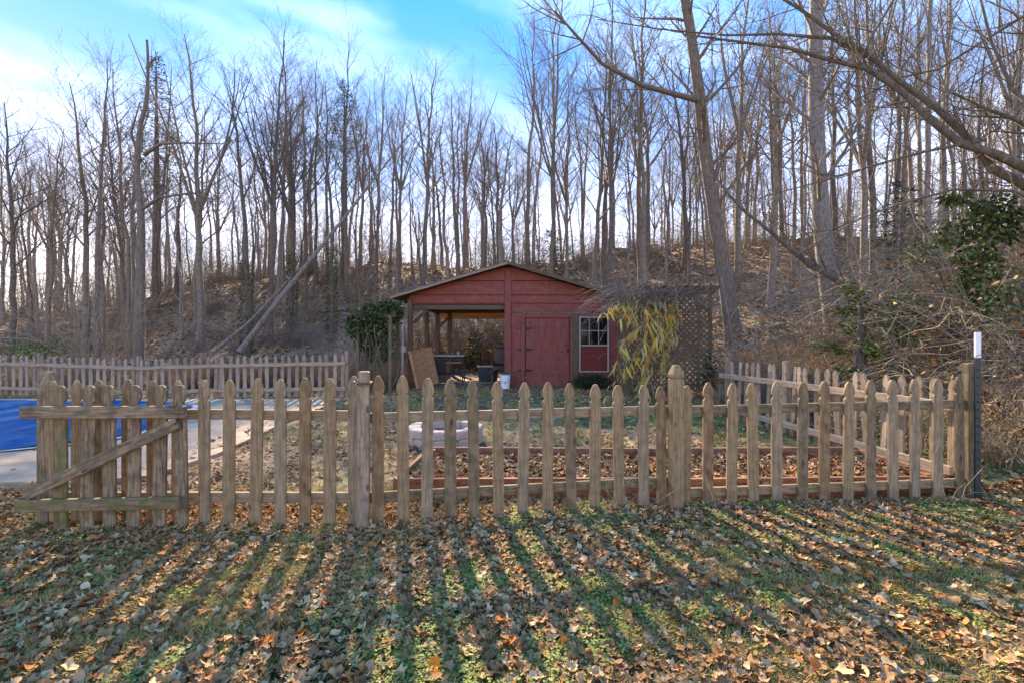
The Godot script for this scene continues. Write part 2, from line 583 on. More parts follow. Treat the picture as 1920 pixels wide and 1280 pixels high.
func scatter_leaves(ground: Node3D) -> void:
	var rg := RandomNumberGenerator.new()
	rg.seed = 77
	var shapes := []
	for k in 9:
		shapes.append(fallen_leaf(300 + k, k < 5))
	var xf := []
	var cl := []
	for k in 9:
		xf.append([])
		cl.append(PackedColorArray())
	# the leaves nearest the camera, each one by itself
	var leaf_mats := []
	for c in LEAF_COLS + [Color(0.60, 0.18, 0.02), Color(0.50, 0.14, 0.03), Color(0.50, 0.22, 0.05)]:
		var m := StandardMaterial3D.new()
		m.albedo_color = c.linear_to_srgb()
		m.roughness = 0.85
		m.metallic_specular = 0.2
		m.backlight_enabled = true
		m.backlight = Color(c.r * 0.6, c.g * 0.6, c.b * 0.6)
		leaf_mats.append(m)
	for k in 300:
		var d := rg.randf_range(1.75, 3.1)
		var x := rg.randf_range(-1.12, 1.12) * d
		var mi := rg.randi() % LEAF_COLS.size()
		if k % 11 == 0:
			mi = LEAF_COLS.size() + (k / 11) % 3
		var t := leaf_place(rg, x, -d, gh(x, -d) + rg.randf_range(0.026, 0.042), rg.randf_range(0.06, 0.10), 0.5)
		part(ground, "leaf", shapes[rg.randi() % 9], leaf_mats[mi], t.origin, t.basis)
	# the rest as one mass for each shape
	var put := func(x: float, z: float, lift: float, size: float, tilt: float) -> void:
		var s := rg.randi() % 9
		xf[s].append(leaf_place(rg, x, z, gh(x, z) + lift, size, tilt))
		var c: Color = LEAF_COLS[rg.randi() % LEAF_COLS.size()]
		if rg.randf() < 0.015:
			c = Color(0.6, 0.16, 0.03)
		c = c * rg.randf_range(0.8, 1.2)
		if z < -14.0:
			c = c.lerp(Color(0.33, 0.235, 0.15), 0.25)
		cl[s].append(c)
	var n := 0
	while n < 52000:                                    # in front of the fence
		var d := sqrt(rg.randf_range(1.4 * 1.4, 4.3 * 4.3))
		var x := rg.randf_range(-1.3, 1.3) * d
		n += 1
		if x > -3.6 and x < 4.0 and d > 3.95:
			continue
		if noise.get_noise_2d(x * 16.0 + 90.0, -d * 16.0) + 0.26 * smoothstep(2.4, 3.4, d) - x * 0.03 < rg.randf_range(-0.24, 0.08) and rg.randf() < 0.8:
			continue
		put.call(x, -d, rg.randf_range(0.014, 0.042) + (0.006 if yard_green(x, -d) > 0.0 else 0.0), rg.randf_range(0.028, 0.075), 0.5)
	n = 0
	while n < 9000:                                    # beside the frame
		n += 1
		var d := rg.randf_range(-1.0, 5.0)
		var x := rg.randf_range(1.3 * maxf(d, 0.8), 8.5) * (1.0 if rg.randf() < 0.6 else -1.0)
		if x < 0.0 and d > 4.3:
			continue
		put.call(x, -d, rg.randf_range(0.010, 0.04), rg.randf_range(0.03, 0.085), 0.5)
	n = 0
	while n < 30000:                                   # yard between the fences
		var d := sqrt(rg.randf_range(3.5 * 3.5, 14.5 * 14.5))
		var x := rg.randf_range(-1.25, 1.2) * d
		n += 1
		if in_floor(x, -d) or (in_pool_deck(x, -d) and rg.randf() < (0.97 if x < -4.2 else 0.7)):
			continue
		var on_cover := x < -5.4 and d > 5.0 and d < 10.4
		if on_cover and rg.randf() < 0.6:
			continue
		if noise.get_noise_2d(x * 7.0 + 20.0, -d * 7.0) < rg.randf_range(-0.5, 0.1):
			continue
		var lift := 0.12 if in_bed(x, -d) else (0.085 if on_cover else (0.045 if in_pool_deck(x, -d) else 0.012))
		put.call(x, -d, lift + rg.randf() * 0.02, rg.randf_range(0.05, 0.105), 0.4)
	n = 0
	while n < 5200:                                    # the raised bed is full of leaves
		n += 1
		put.call(rg.randf_range(-0.98, 3.95), rg.randf_range(-5.1, -4.1), 0.10 + rg.randf() * 0.035, rg.randf_range(0.05, 0.10), 0.5)
	n = 0
	while n < 52000:                                   # the wooded slope
		var d := sqrt(rg.randf_range(14.0 * 14.0, 40.0 * 40.0))
		var x := rg.randf_range(-1.25, 1.25) * d
		n += 1
		if in_floor(x, -d):
			continue
		put.call(x, -d, 0.02 + rg.randf() * 0.05, rg.randf_range(0.12, 0.24), 0.6)
	for s in 9:
		scatter(ground, "leaf_litter", shapes[s], mats.leaf, xf[s], cl[s])

func grass_tuft(seed: int, blades: int, h: float, w: float, spread: float) -> ArrayMesh:
	var rg := RandomNumberGenerator.new()
	rg.seed = seed
	var b := MB.new()
	for k in blades:
		var a := rg.randf() * TAU
		var o := Vector3(cos(a), 0, sin(a))
		var p := Vector3(rg.randf_range(-1, 1), 0, rg.randf_range(-1, 1)) * spread
		b.col = Color.WHITE * rg.randf_range(0.75, 1.2)
		b.leaf(p, Vector3.UP * h * rg.randf_range(0.4, 1.0) + o * h * rg.randf_range(0.2, 1.1), o.cross(Vector3.UP), w, -0.25)
	return b.mesh()

func weed_clump(seed: int) -> ArrayMesh:
	var rg := RandomNumberGenerator.new()
	rg.seed = seed
	var b := MB.new()
	for k in 60:
		var a := rg.randf() * TAU
		var r := sqrt(rg.randf()) * 0.06
		var p := Vector3(cos(a) * r, rg.randf_range(0.005, 0.045) * (1.0 - r * 8.0) + 0.006, sin(a) * r)
		var a2 := rg.randf() * TAU
		var o := Vector3(cos(a2), rg.randf_range(-0.2, 0.5), sin(a2)) * rg.randf_range(0.006, 0.015)
		b.col = Color.WHITE * rg.randf_range(0.75, 1.25)
		b.leaf(p, o, o.cross(Vector3.UP).normalized(), o.length() * 0.42, rg.randf_range(-0.3, 0.3))
	return b.mesh()

func scatter_plants(ground: Node3D) -> void:
	var rg := RandomNumberGenerator.new()
	rg.seed = 78
	var xf := []
	var cl := PackedColorArray()
	for n in 22000:                                    # green weeds in patches
		var d := sqrt(rg.randf_range(3.6 * 3.6, 9.5 * 9.5)) if n < 9000 else sqrt(rg.randf_range(1.4 * 1.4, 3.9 * 3.9))
		var x := rg.randf_range(-1.25, 1.25) * d
		if in_pool_deck(x, -d) or in_bed(x, -d):
			continue
		if yard_green(x, -d) + noise.get_noise_2d(x * 26.0, -d * 26.0) * 0.9 < 0.24 - (0.25 if d < 3.9 and d > 3.4 and x > -1.0 else 0.0):
			continue
		xf.append(leaf_place(rg, x, -d, gh(x, -d), rg.randf_range(0.7, 1.5), 0.15))
		cl.append(Color(0.12, 0.16, 0.028).lerp(Color(0.23, 0.25, 0.065), rg.randf()))
	scatter(ground, "green_weeds", weed_clump(5), mats.green_leaf, xf, cl)
	xf = []
	cl = PackedColorArray()
	for n in 26000:                                    # dormant lawn grass
		var d := sqrt(rg.randf_range(1.4 * 1.4, 4.0 * 4.0)) if n < 15000 else sqrt(rg.randf_range(3.6 * 3.6, 13.5 * 13.5))
		var x := rg.randf_range(-1.25, 1.25) * d
		if in_pool_deck(x, -d) or in_bed(x, -d):
			continue
		if noise_b.get_noise_2d(x * 5.0, -d * 5.0) - x * 0.09 < -0.10 and rg.randf() < 0.7:
			continue
		xf.append(leaf_place(rg, x, -d, gh(x, -d) - 0.005, rg.randf_range(0.7, 1.5), 0.2))
		cl.append(Color(0.52, 0.36, 0.09).lerp(Color(0.28, 0.23, 0.06), rg.randf()))
	for n in 5000:                                     # grass beside the frame
		var d := rg.randf_range(-1.0, 5.0)
		var x := rg.randf_range(1.2 * maxf(d, 0.8), 8.0) * (1.0 if rg.randf() < 0.6 else -1.0)
		if in_pool_deck(x, -d):
			continue
		xf.append(leaf_place(rg, x, -d, gh(x, -d) - 0.005, rg.randf_range(0.7, 1.5), 0.2))
		cl.append(Color(0.36, 0.29, 0.08).lerp(Color(0.14, 0.18, 0.035), rg.randf()))
	for n in 9000:                                     # green grass, mostly to the right
		var d := sqrt(rg.randf_range(1.4 * 1.4, 4.0 * 4.0)) if n < 5000 else sqrt(rg.randf_range(3.6 * 3.6, 11.0 * 11.0))
		var x := rg.randf_range(-1.25, 1.25) * d
		if in_pool_deck(x, -d) or in_bed(x, -d) or yard_green(x, -d) < 0.06:
			continue
		xf.append(leaf_place(rg, x, -d, gh(x, -d) - 0.005, rg.randf_range(0.6, 1.4), 0.2))
		cl.append(Color(0.10, 0.15, 0.025).lerp(Color(0.22, 0.24, 0.05), rg.randf()))
	scatter(ground, "lawn_grass", grass_tuft(6, 44, 0.042, 0.0018, 0.05), mats.straw, xf, cl)

func weed_stand(called: String, label: String, zone: Callable, count: int, seed: int, h: float, c0: Color, c1: Color) -> void:
	var rg := RandomNumberGenerator.new()
	rg.seed = seed
	var b := MB.new()
	for k in 16:
		var p := Vector3(rg.randf_range(-0.3, 0.3), 0, rg.randf_range(-0.3, 0.3))
		var dir := Vector3(rg.randf_range(-0.35, 0.35), 1, rg.randf_range(-0.35, 0.35)).normalized()
		var l := rg.randf_range(0.5, 1.0)
		b.col = Color.WHITE * rg.randf_range(0.6, 1.25)
		var q := p + dir * l * 0.6
		var e := q + (dir + Vector3(rg.randf_range(-0.7, 0.7), rg.randf_range(-0.6, 0.1), rg.randf_range(-0.7, 0.7))) * l * 0.35
		b.tube(PackedVector3Array([p, q, e]), PackedFloat32Array([0.007, 0.005, 0.002]), 3)
		for s in 4:
			var f := p.lerp(q, rg.randf_range(0.3, 1.0))
			var a := rg.randf() * TAU
			var o := Vector3(cos(a), rg.randf_range(-0.6, 0.5), sin(a)) * rg.randf_range(0.12, 0.25)
			b.leaf(f, o, o.cross(Vector3.UP).normalized(), 0.010, 0.2)
	var xf := []
	var cl := PackedColorArray()
	for n in count:
		var p: Vector3 = zone.call(rg)
		var t := leaf_place(rg, p.x, p.z, gh(p.x, p.z) - 0.02, 1.0, 0.12)
		t.basis = t.basis.scaled(Vector3(1, 1, 1) * h * rg.randf_range(0.6, 1.2))
		xf.append(t)
		cl.append(c0.lerp(c1, rg.randf()))
	var o := scatter(self, called, b.mesh(), mats.straw, xf, cl)
	tag(o, label, "dry weeds")

# ------------------------------------------------------------------ pool
const POOL_EDGE := [[5.0, -7.8], [5.67, -6.45], [6.26, -5.72], [6.8, -5.6], [7.44, -5.85], [9.0, -6.4], [9.6, -6.75], [10.1, -7.5], [10.35, -9.0]]

func make_pool() -> void:
	var b := MB.new()
	var edge := PackedVector2Array([Vector2(-18, -4.35), Vector2(-5.2, -4.45), Vector2(-4.2, -4.5), Vector2(-3.75, -4.7), Vector2(-3.65, -5.6), Vector2(-3.75, -6.6), Vector2(-3.95, -8.0), Vector2(-4.0, -9.5), Vector2(-4.1, -11.0), Vector2(-18, -11.0)])
	for i in edge.size():
		edge[i].y = -edge[i].y
	b.slab(edge, -0.1, 0.018)
	for i in b.v.size():                                # the outline is laid flat
		b.v[i] = Vector3(b.v[i].x, b.v[i].z, -b.v[i].y)
		b.n[i] = Vector3(b.n[i].x, b.n[i].z, -b.n[i].y)
	structure("pool_deck", b.mesh(), mats.concrete, "tan concrete pool deck behind the open gate", "pavement")
	var o := thing("pool_cover", "blue winter cover stretched over the swimming pool", "pool cover", Vector3.ZERO)
	for layer in 2:
		b = MB.new()
		var rows := 60
		var cols := 90
		var grow := 0.13 if layer == 0 else 0.0
		for j in rows + 1:
			var d := lerpf(5.0 - grow, 10.35 + grow, float(j) / rows)
			var xr := table(POOL_EDGE, clampf(d, 5.0, 10.35)) + grow
			for i in cols + 1:
				var s := 1.0 - pow(1.0 - float(i) / cols, 1.6)
				var x := lerpf(-18.0, xr, s)
				var y := 0.036
				if layer == 1:
					var rim := minf(xr - x, minf(d - 5.0, 10.35 - d))
					var q := (x + 7.9) + (d - 6.5) * 0.75
					y = 0.058 - 0.05 * smoothstep(0.1, 1.5, rim) + 0.03 * noise.get_noise_2d(x * 9.0, d * 16.0)
					for f in [0.0, -0.22, -0.42, 0.9, 1.6, -1.3, -1.6, 2.1]:
						y += 0.05 * exp(-pow((q - f) / 0.07, 2.0)) * smoothstep(0.1, 0.6, rim)
					y = maxf(y, 0.045)
				b.v.append(Vector3(x, y, -d))
				b.n.append(Vector3.UP)
				b.t.append(Vector2(x, d))
				b.c.append(Color.WHITE)
		var w := cols + 1
		for j in rows + 1:
			for i in w:
				var e := Vector3(b.v[j * w + mini(i + 1, cols)] - b.v[j * w + maxi(i - 1, 0)])
				var g := Vector3(b.v[mini(j + 1, rows) * w + i] - b.v[maxi(j - 1, 0) * w + i])
				var nn := e.cross(g).normalized()
				b.n[j * w + i] = nn if nn.y > 0 else -nn
		for j in rows:
			for i in cols:
				var a := j * w + i
				b.ix.append(a); b.ix.append(a + w); b.ix.append(a + 1)
				b.ix.append(a + 1); b.ix.append(a + w); b.ix.append(a + w + 1)
		if layer == 0:
			part(o, "hem", b.mesh(), mats.coping)
		else:
			part(o, "cover_sheet", b.mesh(), mats.tarp)

# ------------------------------------------------------------------ fences
func picket_outline(kind: int, h: float) -> PackedVector2Array:
	var right := []
	if kind == 0:      # pointed head, small notch
		right = [[0.044, 0.0], [0.044, h - 0.152], [0.042, h - 0.146], [0.033, h - 0.138], [0.032, h - 0.122], [0.039, h - 0.113], [0.0445, h - 0.105], [0.045, h - 0.085], [0.041, h - 0.06], [0.033, h - 0.036], [0.022, h - 0.014], [0.012, h]]
	else:              # spade head with a deep scalloped neck, worn
		right = [[0.045, 0.0], [0.045, h - 0.18], [0.042, h - 0.165], [0.030, h - 0.155], [0.024, h - 0.14], [0.026, h - 0.122], [0.036, h - 0.112], [0.045, h - 0.095], [0.047, h - 0.07], [0.043, h - 0.04], [0.033, h - 0.015], [0.018, h]]
	var p := PackedVector2Array()
	for q in right:
		p.append(Vector2(q[0], q[1]))
	for k in range(right.size() - 1, -1, -1):
		p.append(Vector2(-right[k][0], right[k][1]))
	return p

func picket_mesh(kind: int, h: float, off: Vector2) -> ArrayMesh:
	var b := MB.new()
	b.off = off
	b.slab(picket_outline(kind, h), -0.01, 0.01)
	return b.mesh()

func on_line(a: Vector2, b: Vector2, px: float) -> Vector2:     # a, b are (x, depth); where the pixel column meets the line
	var u := (px - 960.0) / F
	var s := (u * a.y - a.x) / ((b.x - a.x) - u * (b.y - a.y))
	return a + (b - a) * s

func rail(parent: Node, called: String, a: Vector3, b: Vector3, size: Vector2, mt: Material, off: float) -> MeshInstance3D:
	var d := b - a
	var x := d.normalized()
	var z := x.cross(Vector3.UP).normalized()
	return part(parent, called, box_mesh(Vector3(d.length(), size.y, size.x), 0.004, 0, Vector2(off, off * 1.7)), mt, (a + b) * 0.5, Basis(x, z.cross(x), z))

func gothic_post(parent: Node, at: Vector3, h: float, w: float, mt: Material, turn: float, worn: bool) -> void:
	var b := MB.new()
	b.off = Vector2(h, w * 7.0)
	var hw := w * 0.5
	if worn:
		b.box(Vector3(0, (h - 0.10) * 0.5, 0), Vector3(w, h - 0.10, w), 0.006)
		b.box(Vector3(0.004, h - 0.055, 0.002), Vector3(w * 0.9, 0.115, w * 0.88), 0.008)
	else:
		b.box(Vector3(0, (h - 0.115) * 0.5, 0), Vector3(w, h - 0.115, w), 0.005)
		b.box(Vector3(0, h - 0.108, 0), Vector3(w * 0.8, 0.02, w * 0.8), 0.002)
		var lv := [[h - 0.10, hw], [h - 0.075, hw * 1.0], [h - 0.012, hw * 0.55], [h, hw * 0.45]]
		for k in 3:
			for s in 4:
				var r := Basis(Vector3.UP, s * PI / 2.0)
				var y0: float = lv[k][0]
				var r0: float = lv[k][1]
				var y1: float = lv[k + 1][0]
				var r1: float = lv[k + 1][1]
				b.quad(r * Vector3(-r0, y0, r0), r * Vector3(r0, y0, r0), r * Vector3(r1, y1, r1), r * Vector3(-r1, y1, r1), r * Vector3(0, 0.2, 1))
		b.quad(Vector3(-hw * 0.45, h, -hw * 0.45), Vector3(hw * 0.45, h, -hw * 0.45), Vector3(hw * 0.45, h, hw * 0.45), Vector3(-hw * 0.45, h, hw * 0.45), Vector3.UP)
		b.quad(Vector3(-hw, h - 0.1, -hw), Vector3(hw, h - 0.1, -hw), Vector3(hw, h - 0.1, hw), Vector3(-hw, h - 0.1, hw), Vector3.DOWN)
	part(parent, "post", b.mesh(), mt, at, Basis(Vector3.UP, turn))

const PICKET_TOP := [[101, 716], [335, 714], [385, 712], [480, 711], [573, 707], [665, 704], [708, 706], [757, 707], [800, 709], [844, 712], [889, 714], [979, 718], [1071, 720], [1160, 722], [1240, 723], [1283, 721], [1326, 719], [1455, 717], [1544, 715], [1631, 713], [1756, 709], [1799, 708]]

func make_front_fence() -> void:
	var rg := RandomNumberGenerator.new()
	rg.seed = 9
	var pm := []
	for k in 6:
		pm.append(picket_mesh(0, 1.06, Vector2(0.21 * k + 0.05, 0.37 * k)))
	var A := Vector2(-3.57, 3.44)
	var B := Vector2(-1.085, 3.43)
	var C := Vector2(1.37, 3.84)
	var D := Vector2(4.05, 4.02)
	var secs := [
		[A, B, [101, 148, 194, 242, 289, 335, 385, 430, 480, 527, 573, 619, 665], "weathered picket fence section between the open gate and the cracked leaning post", 0.90, 0.26],
		[B, C, [708, 757, 800, 844, 889, 935, 979, 1026, 1071, 1114, 1160, 1205, 1240], "weathered picket fence section in front of the stone fire ring, with two posts", 0.862, 0.26],
		[C, D, [1283, 1326, 1370, 1412, 1455, 1503, 1544, 1588, 1631, 1673, 1714, 1756, 1799], "shadier picket fence section in front of the red timber bed, ending at the steel stake", 0.855, 0.155]]
	for si in 3:
		var s: Array = secs[si]
		var a: Vector2 = s[0]
		var b: Vector2 = s[1]
		var o := thing("picket_fence", s[3], "fence", Vector3(a.x, 0, -a.y), "front fence sections")
		var turn := atan2((b.y - a.y), (b.x - a.x))
		var bas := Basis(Vector3.UP, turn)
		var org := o.position
		var fore := bas.z
		for px in s[2]:
			var q := on_line(a, b, px)
			var sc := (CH - (table(PICKET_TOP, px) - 640.0) / F * q.y + 0.02) / 1.06 * rg.randf_range(0.992, 1.008)
			var at := Vector3(q.x, gh(q.x, -q.y) - 0.015, -q.y) - org + fore * 0.012
			var lean := rg.randf_range(-0.018, 0.018)
			var pb := bas * Basis(Vector3.BACK, lean) * Basis(Vector3.RIGHT, rg.randf_range(-0.012, 0.012)) * Basis(Vector3.UP, rg.randf_range(-0.11, 0.11))
			part(o, "picket", pm[rg.randi() % 6], mats["picket%d" % [rg.randi() % 4]], at, pb.scaled_local(Vector3(rg.randf_range(0.93, 1.03), sc, 1)))
		for k in 2:
			var y: float = s[4 + k] - 0.0425
			var e0 := Vector3(a.x, y, -a.y) - org - fore * 0.02
			var e1 := Vector3(b.x, y, -b.y) - org - fore * 0.02
			if si == 0 and k == 0:
				e1.y -= 0.02
			if si == 2:
				e1.y += 0.035
			rail(o, "rail", e0, e1, Vector2(0.036, 0.075), mats["picket%d" % ((si + k) % 3)], 0.3 * si + 0.5 * k)
		if si == 0:
			gothic_post(o, Vector3(0.03, 0, -0.02) , 1.17, 0.095, mats.gate, 0.0, false)
		if si == 1:
			gothic_post(o, Vector3(-0.025, 0, 0.045), 1.175, 0.086, mats.grey1, turn, true)
			var w := MB.new()
			var pts := PackedVector3Array()
			var rr := PackedFloat32Array()
			for k in 40:
				var t := k / 39.0 * 3.0 * TAU
				pts.append(Vector3(cos(t) * 0.066 - 0.025, 1.085 + 0.012 * sin(t * 1.3) + k * 0.0004, sin(t) * 0.066 + 0.05))
				rr.append(0.003)
			w.tube(pts, rr, 5)
			part(o, "wire_loop", w.mesh(), mats.wire)
			gothic_post(o, Vector3(C.x, 0, -C.y) - org + Vector3(0.0, 0, 0.055), 1.205, 0.098, mats.picket0, turn, false)
		if si == 2:
			var pst := MB.new()
			pst.off = Vector2(0.4, 0.9)
			pst.box(Vector3(0, 0.6, 0), Vector3(0.09, 1.22, 0.07), 0.006)
			part(o, "post", pst.mesh(), mats.picket2, Vector3(D.x, 0, -D.y) - org + Vector3(0.022, 0, -0.005), Basis(Vector3.BACK, 0.0))
	# steel stake beside the last post
	var t := thing("steel_stake", "dark green steel stake with a white painted tip at the fence corner", "stake", Vector3(4.045, 0, -3.93))
	var b1 := MB.new()
	b1.box(Vector3(0, 0.62, 0), Vector3(0.048, 1.28, 0.006), 0.001)
	b1.box(Vector3(0, 0.62, -0.018), Vector3(0.007, 1.28, 0.03), 0.001)
	for k in 14:
		b1.box(Vector3(0, 0.25 + k * 0.07, 0.006), Vector3(0.012, 0.016, 0.008), 0.001)
	part(t, "shaft", b1.mesh(), mats.steel_green)
	b1 = MB.new()
	b1.box(Vector3(0, 1.37, 0), Vector3(0.0485, 0.22, 0.0065), 0.001)
	b1.box(Vector3(0, 1.37, -0.018), Vector3(0.0075, 0.22, 0.03), 0.001)
	part(t, "painted_tip", b1.mesh(), mats.white_paint)
	make_gate(rg)

func make_gate(rg: RandomNumberGenerator) -> void:
	var A := Vector2(-3.52, 3.28)
	var B := Vector2(-2.39, 3.34)
	var o := thing("garden_gate", "braced picket gate swung open flat against the front fence", "gate", Vector3(A.x, 0, -A.y))
	var turn := atan2(B.y - A.y, B.x - A.x)
	var bas := Basis(Vector3.UP, turn)
	var org := o.position
	var gm := []
	for k in 3:
		gm.append(picket_mesh(1, 1.075, Vector2(0.17 * k, 0.41 * k)))
	var i := 0
	for px in [114, 162, 206, 250, 298, 341]:
		var q := on_line(A, B, px)
		part(o, "picket", gm[i % 3], mats.gate if i != 0 else mats.gate_green, Vector3(q.x, 0.005, -q.y) - org, bas * Basis(Vector3.BACK, rg.randf_range(-0.02, 0.02)))
		i += 1
	var f := bas.z * 0.032
	var l := bas.x
	rail(o, "top_rail", Vector3(0.0, 0.893, 0) + f, l * 1.135 + Vector3(0, 0.888, 0) + f, Vector2(0.038, 0.088), mats.gate, 0.2)
	rail(o, "bottom_rail", l * -0.035 + Vector3(0, 0.225, 0) + f, l * 1.10 + Vector3(0, 0.228, 0) + f, Vector2(0.038, 0.086), mats.gate_green, 0.6)
	rail(o, "brace", l * 0.03 + Vector3(0, 0.30, 0) + f * 1.02, l * 1.085 + Vector3(0, 0.81, 0) + f * 1.02, Vector2(0.034, 0.082), mats.gate, 0.9)
	var h := MB.new()
	for y in [0.893, 0.225]:
		h.box(Vector3(-0.02, y, -0.03), Vector3(0.05, 0.07, 0.004), 0.001)
	part(o, "hinge", h.mesh(), mats.iron)

func make_back_fence() -> void:
	var rg := RandomNumberGenerator.new()
	rg.seed = 21
	var pm := []
	for k in 5:
		pm.append(picket_mesh(0, 1.06, Vector2(0.23 * k, 0.31 * k)))
	var marks := [Vector2(-15.1, 12.0), Vector2(-12.3, 11.75), Vector2(-9.6, 11.6), Vector2(-7.4, 11.45), Vector2(-4.12, 11.25)]
	var labels := ["grey picket fence length behind the pool at the leafy bank end", "grey picket fence length behind the pool with a sagging top rail", "grey picket fence length behind the pool beside the dark gap", "grey picket fence length behind the pool, ending beside the vine arbor"]
	var sag := [0.0, -0.02, -0.10, -0.03, 0.04]
	for s in 4:
		var a: Vector2 = marks[s]
		var b: Vector2 = marks[s + 1]
		var o := thing("back_fence", labels[s], "fence", Vector3(a.x, 0, -a.y), "grey fence lengths behind the pool")
		var bas := Basis(Vector3.UP, atan2(b.y - a.y, b.x - a.x))
		var len := a.distance_to(b)
		var n := int(len / 0.192)
		for k in n:
			var t := (k + 0.5) / n
			var at := bas.x * len * t + Vector3(0, lerpf(sag[s], sag[s + 1], t) + rg.randf_range(-0.015, 0.015), 0)
			var pb := bas * Basis(Vector3.BACK, rg.randf_range(-0.03, 0.03)) * Basis(Vector3.UP, rg.randf_range(-0.12, 0.12))
			part(o, "picket", pm[rg.randi() % 5], mats["grey%d" % (rg.randi() % 2)], at, pb)
		for y in [0.82, 0.20]:
			rail(o, "rail", Vector3(0, y + sag[s], 0.03), bas.x * len + Vector3(0, y + sag[s + 1], 0.03), Vector2(0.036, 0.085), mats.grey0, y + s)
		part(o, "post", box_mesh(Vector3(0.09, 1.15, 0.09), 0.006, 1, Vector2(s * 0.3, 0)), mats.grey1, bas.x * len + Vector3(0, 0.55 + sag[s + 1], -0.055), bas)

func make_side_fence() -> void:
	var rg := RandomNumberGenerator.new()
	rg.seed = 22
	var pm := []
	for k in 4:
		pm.append(picket_mesh(0, 1.06, Vector2(0.29 * k, 0.37 * k)))
	var o := thing("side_fence", "leaning grey picket fence running from the steel stake towards the shed", "fence", Vector3(4.08, 0, -4.15))
	for k in 22:
		var z := -0.10 - k * 0.2
		var x := 0.05 - 0.004 * k + 0.03 * sin(k * 0.6)
		var y := gh(4.08 + x, -4.15 + z)
		var pb := Basis(Vector3.RIGHT, rg.randf_range(-0.025, 0.025) - (0.06 if k > 6 and k < 12 else 0.0)) * Basis(Vector3.BACK, rg.randf_range(-0.06, 0.03)) * Basis(Vector3.UP, -PI / 2.0 + rg.randf_range(-0.1, 0.1))
		part(o, "picket", pm[k % 4], mats["grey%d" % (rg.randi() % 2)] if k > 2 else mats.picket1, Vector3(x, y - 0.02, z), pb)
	for y in [0.80, 0.20]:
		for s in 2:
			var z0 := -0.05 - 2.7 * s
			var z1 := -2.75 - 1.75 * s
			rail(o, "rail", Vector3(-0.055 * s, y - 0.02 * s, z0), Vector3(-0.055 - 0.055 * s, y - 0.02 * s - 0.02, z1), Vector2(0.038, 0.085), mats.grey0, y + s)
			if y > 0.5:
				part(o, "post", box_mesh(Vector3(0.09, 1.1, 0.09), 0.006), mats.grey1, Vector3(0.09 - 0.05 * s, 0.55, z1 + 0.02))

# ------------------------------------------------------------------ yard furniture
func make_raised_bed() -> void:
	var o := thing("raised_bed", "long red stained timber garden bed filled with fallen leaves", "garden bed", Vector3(-1.05, 0, -4.05))
	var y := 0.085
	rail(o, "board", Vector3(0, y, 0), Vector3(2.45, y, -0.02), Vector2(0.045, 0.19), mats.bed, 0.1)
	rail(o, "board", Vector3(2.46, y - 0.005, -0.025), Vector3(5.02, y - 0.005, -0.11), Vector2(0.045, 0.18), mats.bed, 0.5)
	rail(o, "board", Vector3(0.1, y + 0.01, -1.16), Vector3(2.5, y + 0.01, -1.10), Vector2(0.045, 0.19), mats.bed, 0.3)
	rail(o, "board", Vector3(2.51, y + 0.01, -1.10), Vector3(4.98, y + 0.02, -1.12), Vector2(0.045, 0.19), mats.bed, 0.8)
	rail(o, "board", Vector3(0.0, y, -0.03), Vector3(0.09, y, -1.15), Vector2(0.045, 0.18), mats.bed, 0.9)
	rail(o, "board", Vector3(5.03, y, -0.12), Vector3(5.0, y, -1.12), Vector2(0.07, 0.19), mats.bed, 0.4)
	for p in [[0.08, -0.06], [2.45, -0.06], [2.5, -1.06], [4.9, -0.15], [4.9, -1.05], [0.15, -1.08]]:
		part(o, "corner_stake", box_mesh(Vector3(0.07, 0.2, 0.07), 0.004), mats.bed, Vector3(p[0], 0.08, p[1]))
	var b := MB.new()
	b.grain = 0
	b.quad(Vector3(0.02, 0.095, -0.02), Vector3(5.0, 0.095, -0.02), Vector3(5.0, 0.095, -1.1), Vector3(0.02, 0.095, -1.1), Vector3.UP)
	part(o, "soil", b.mesh(), mats.soil)

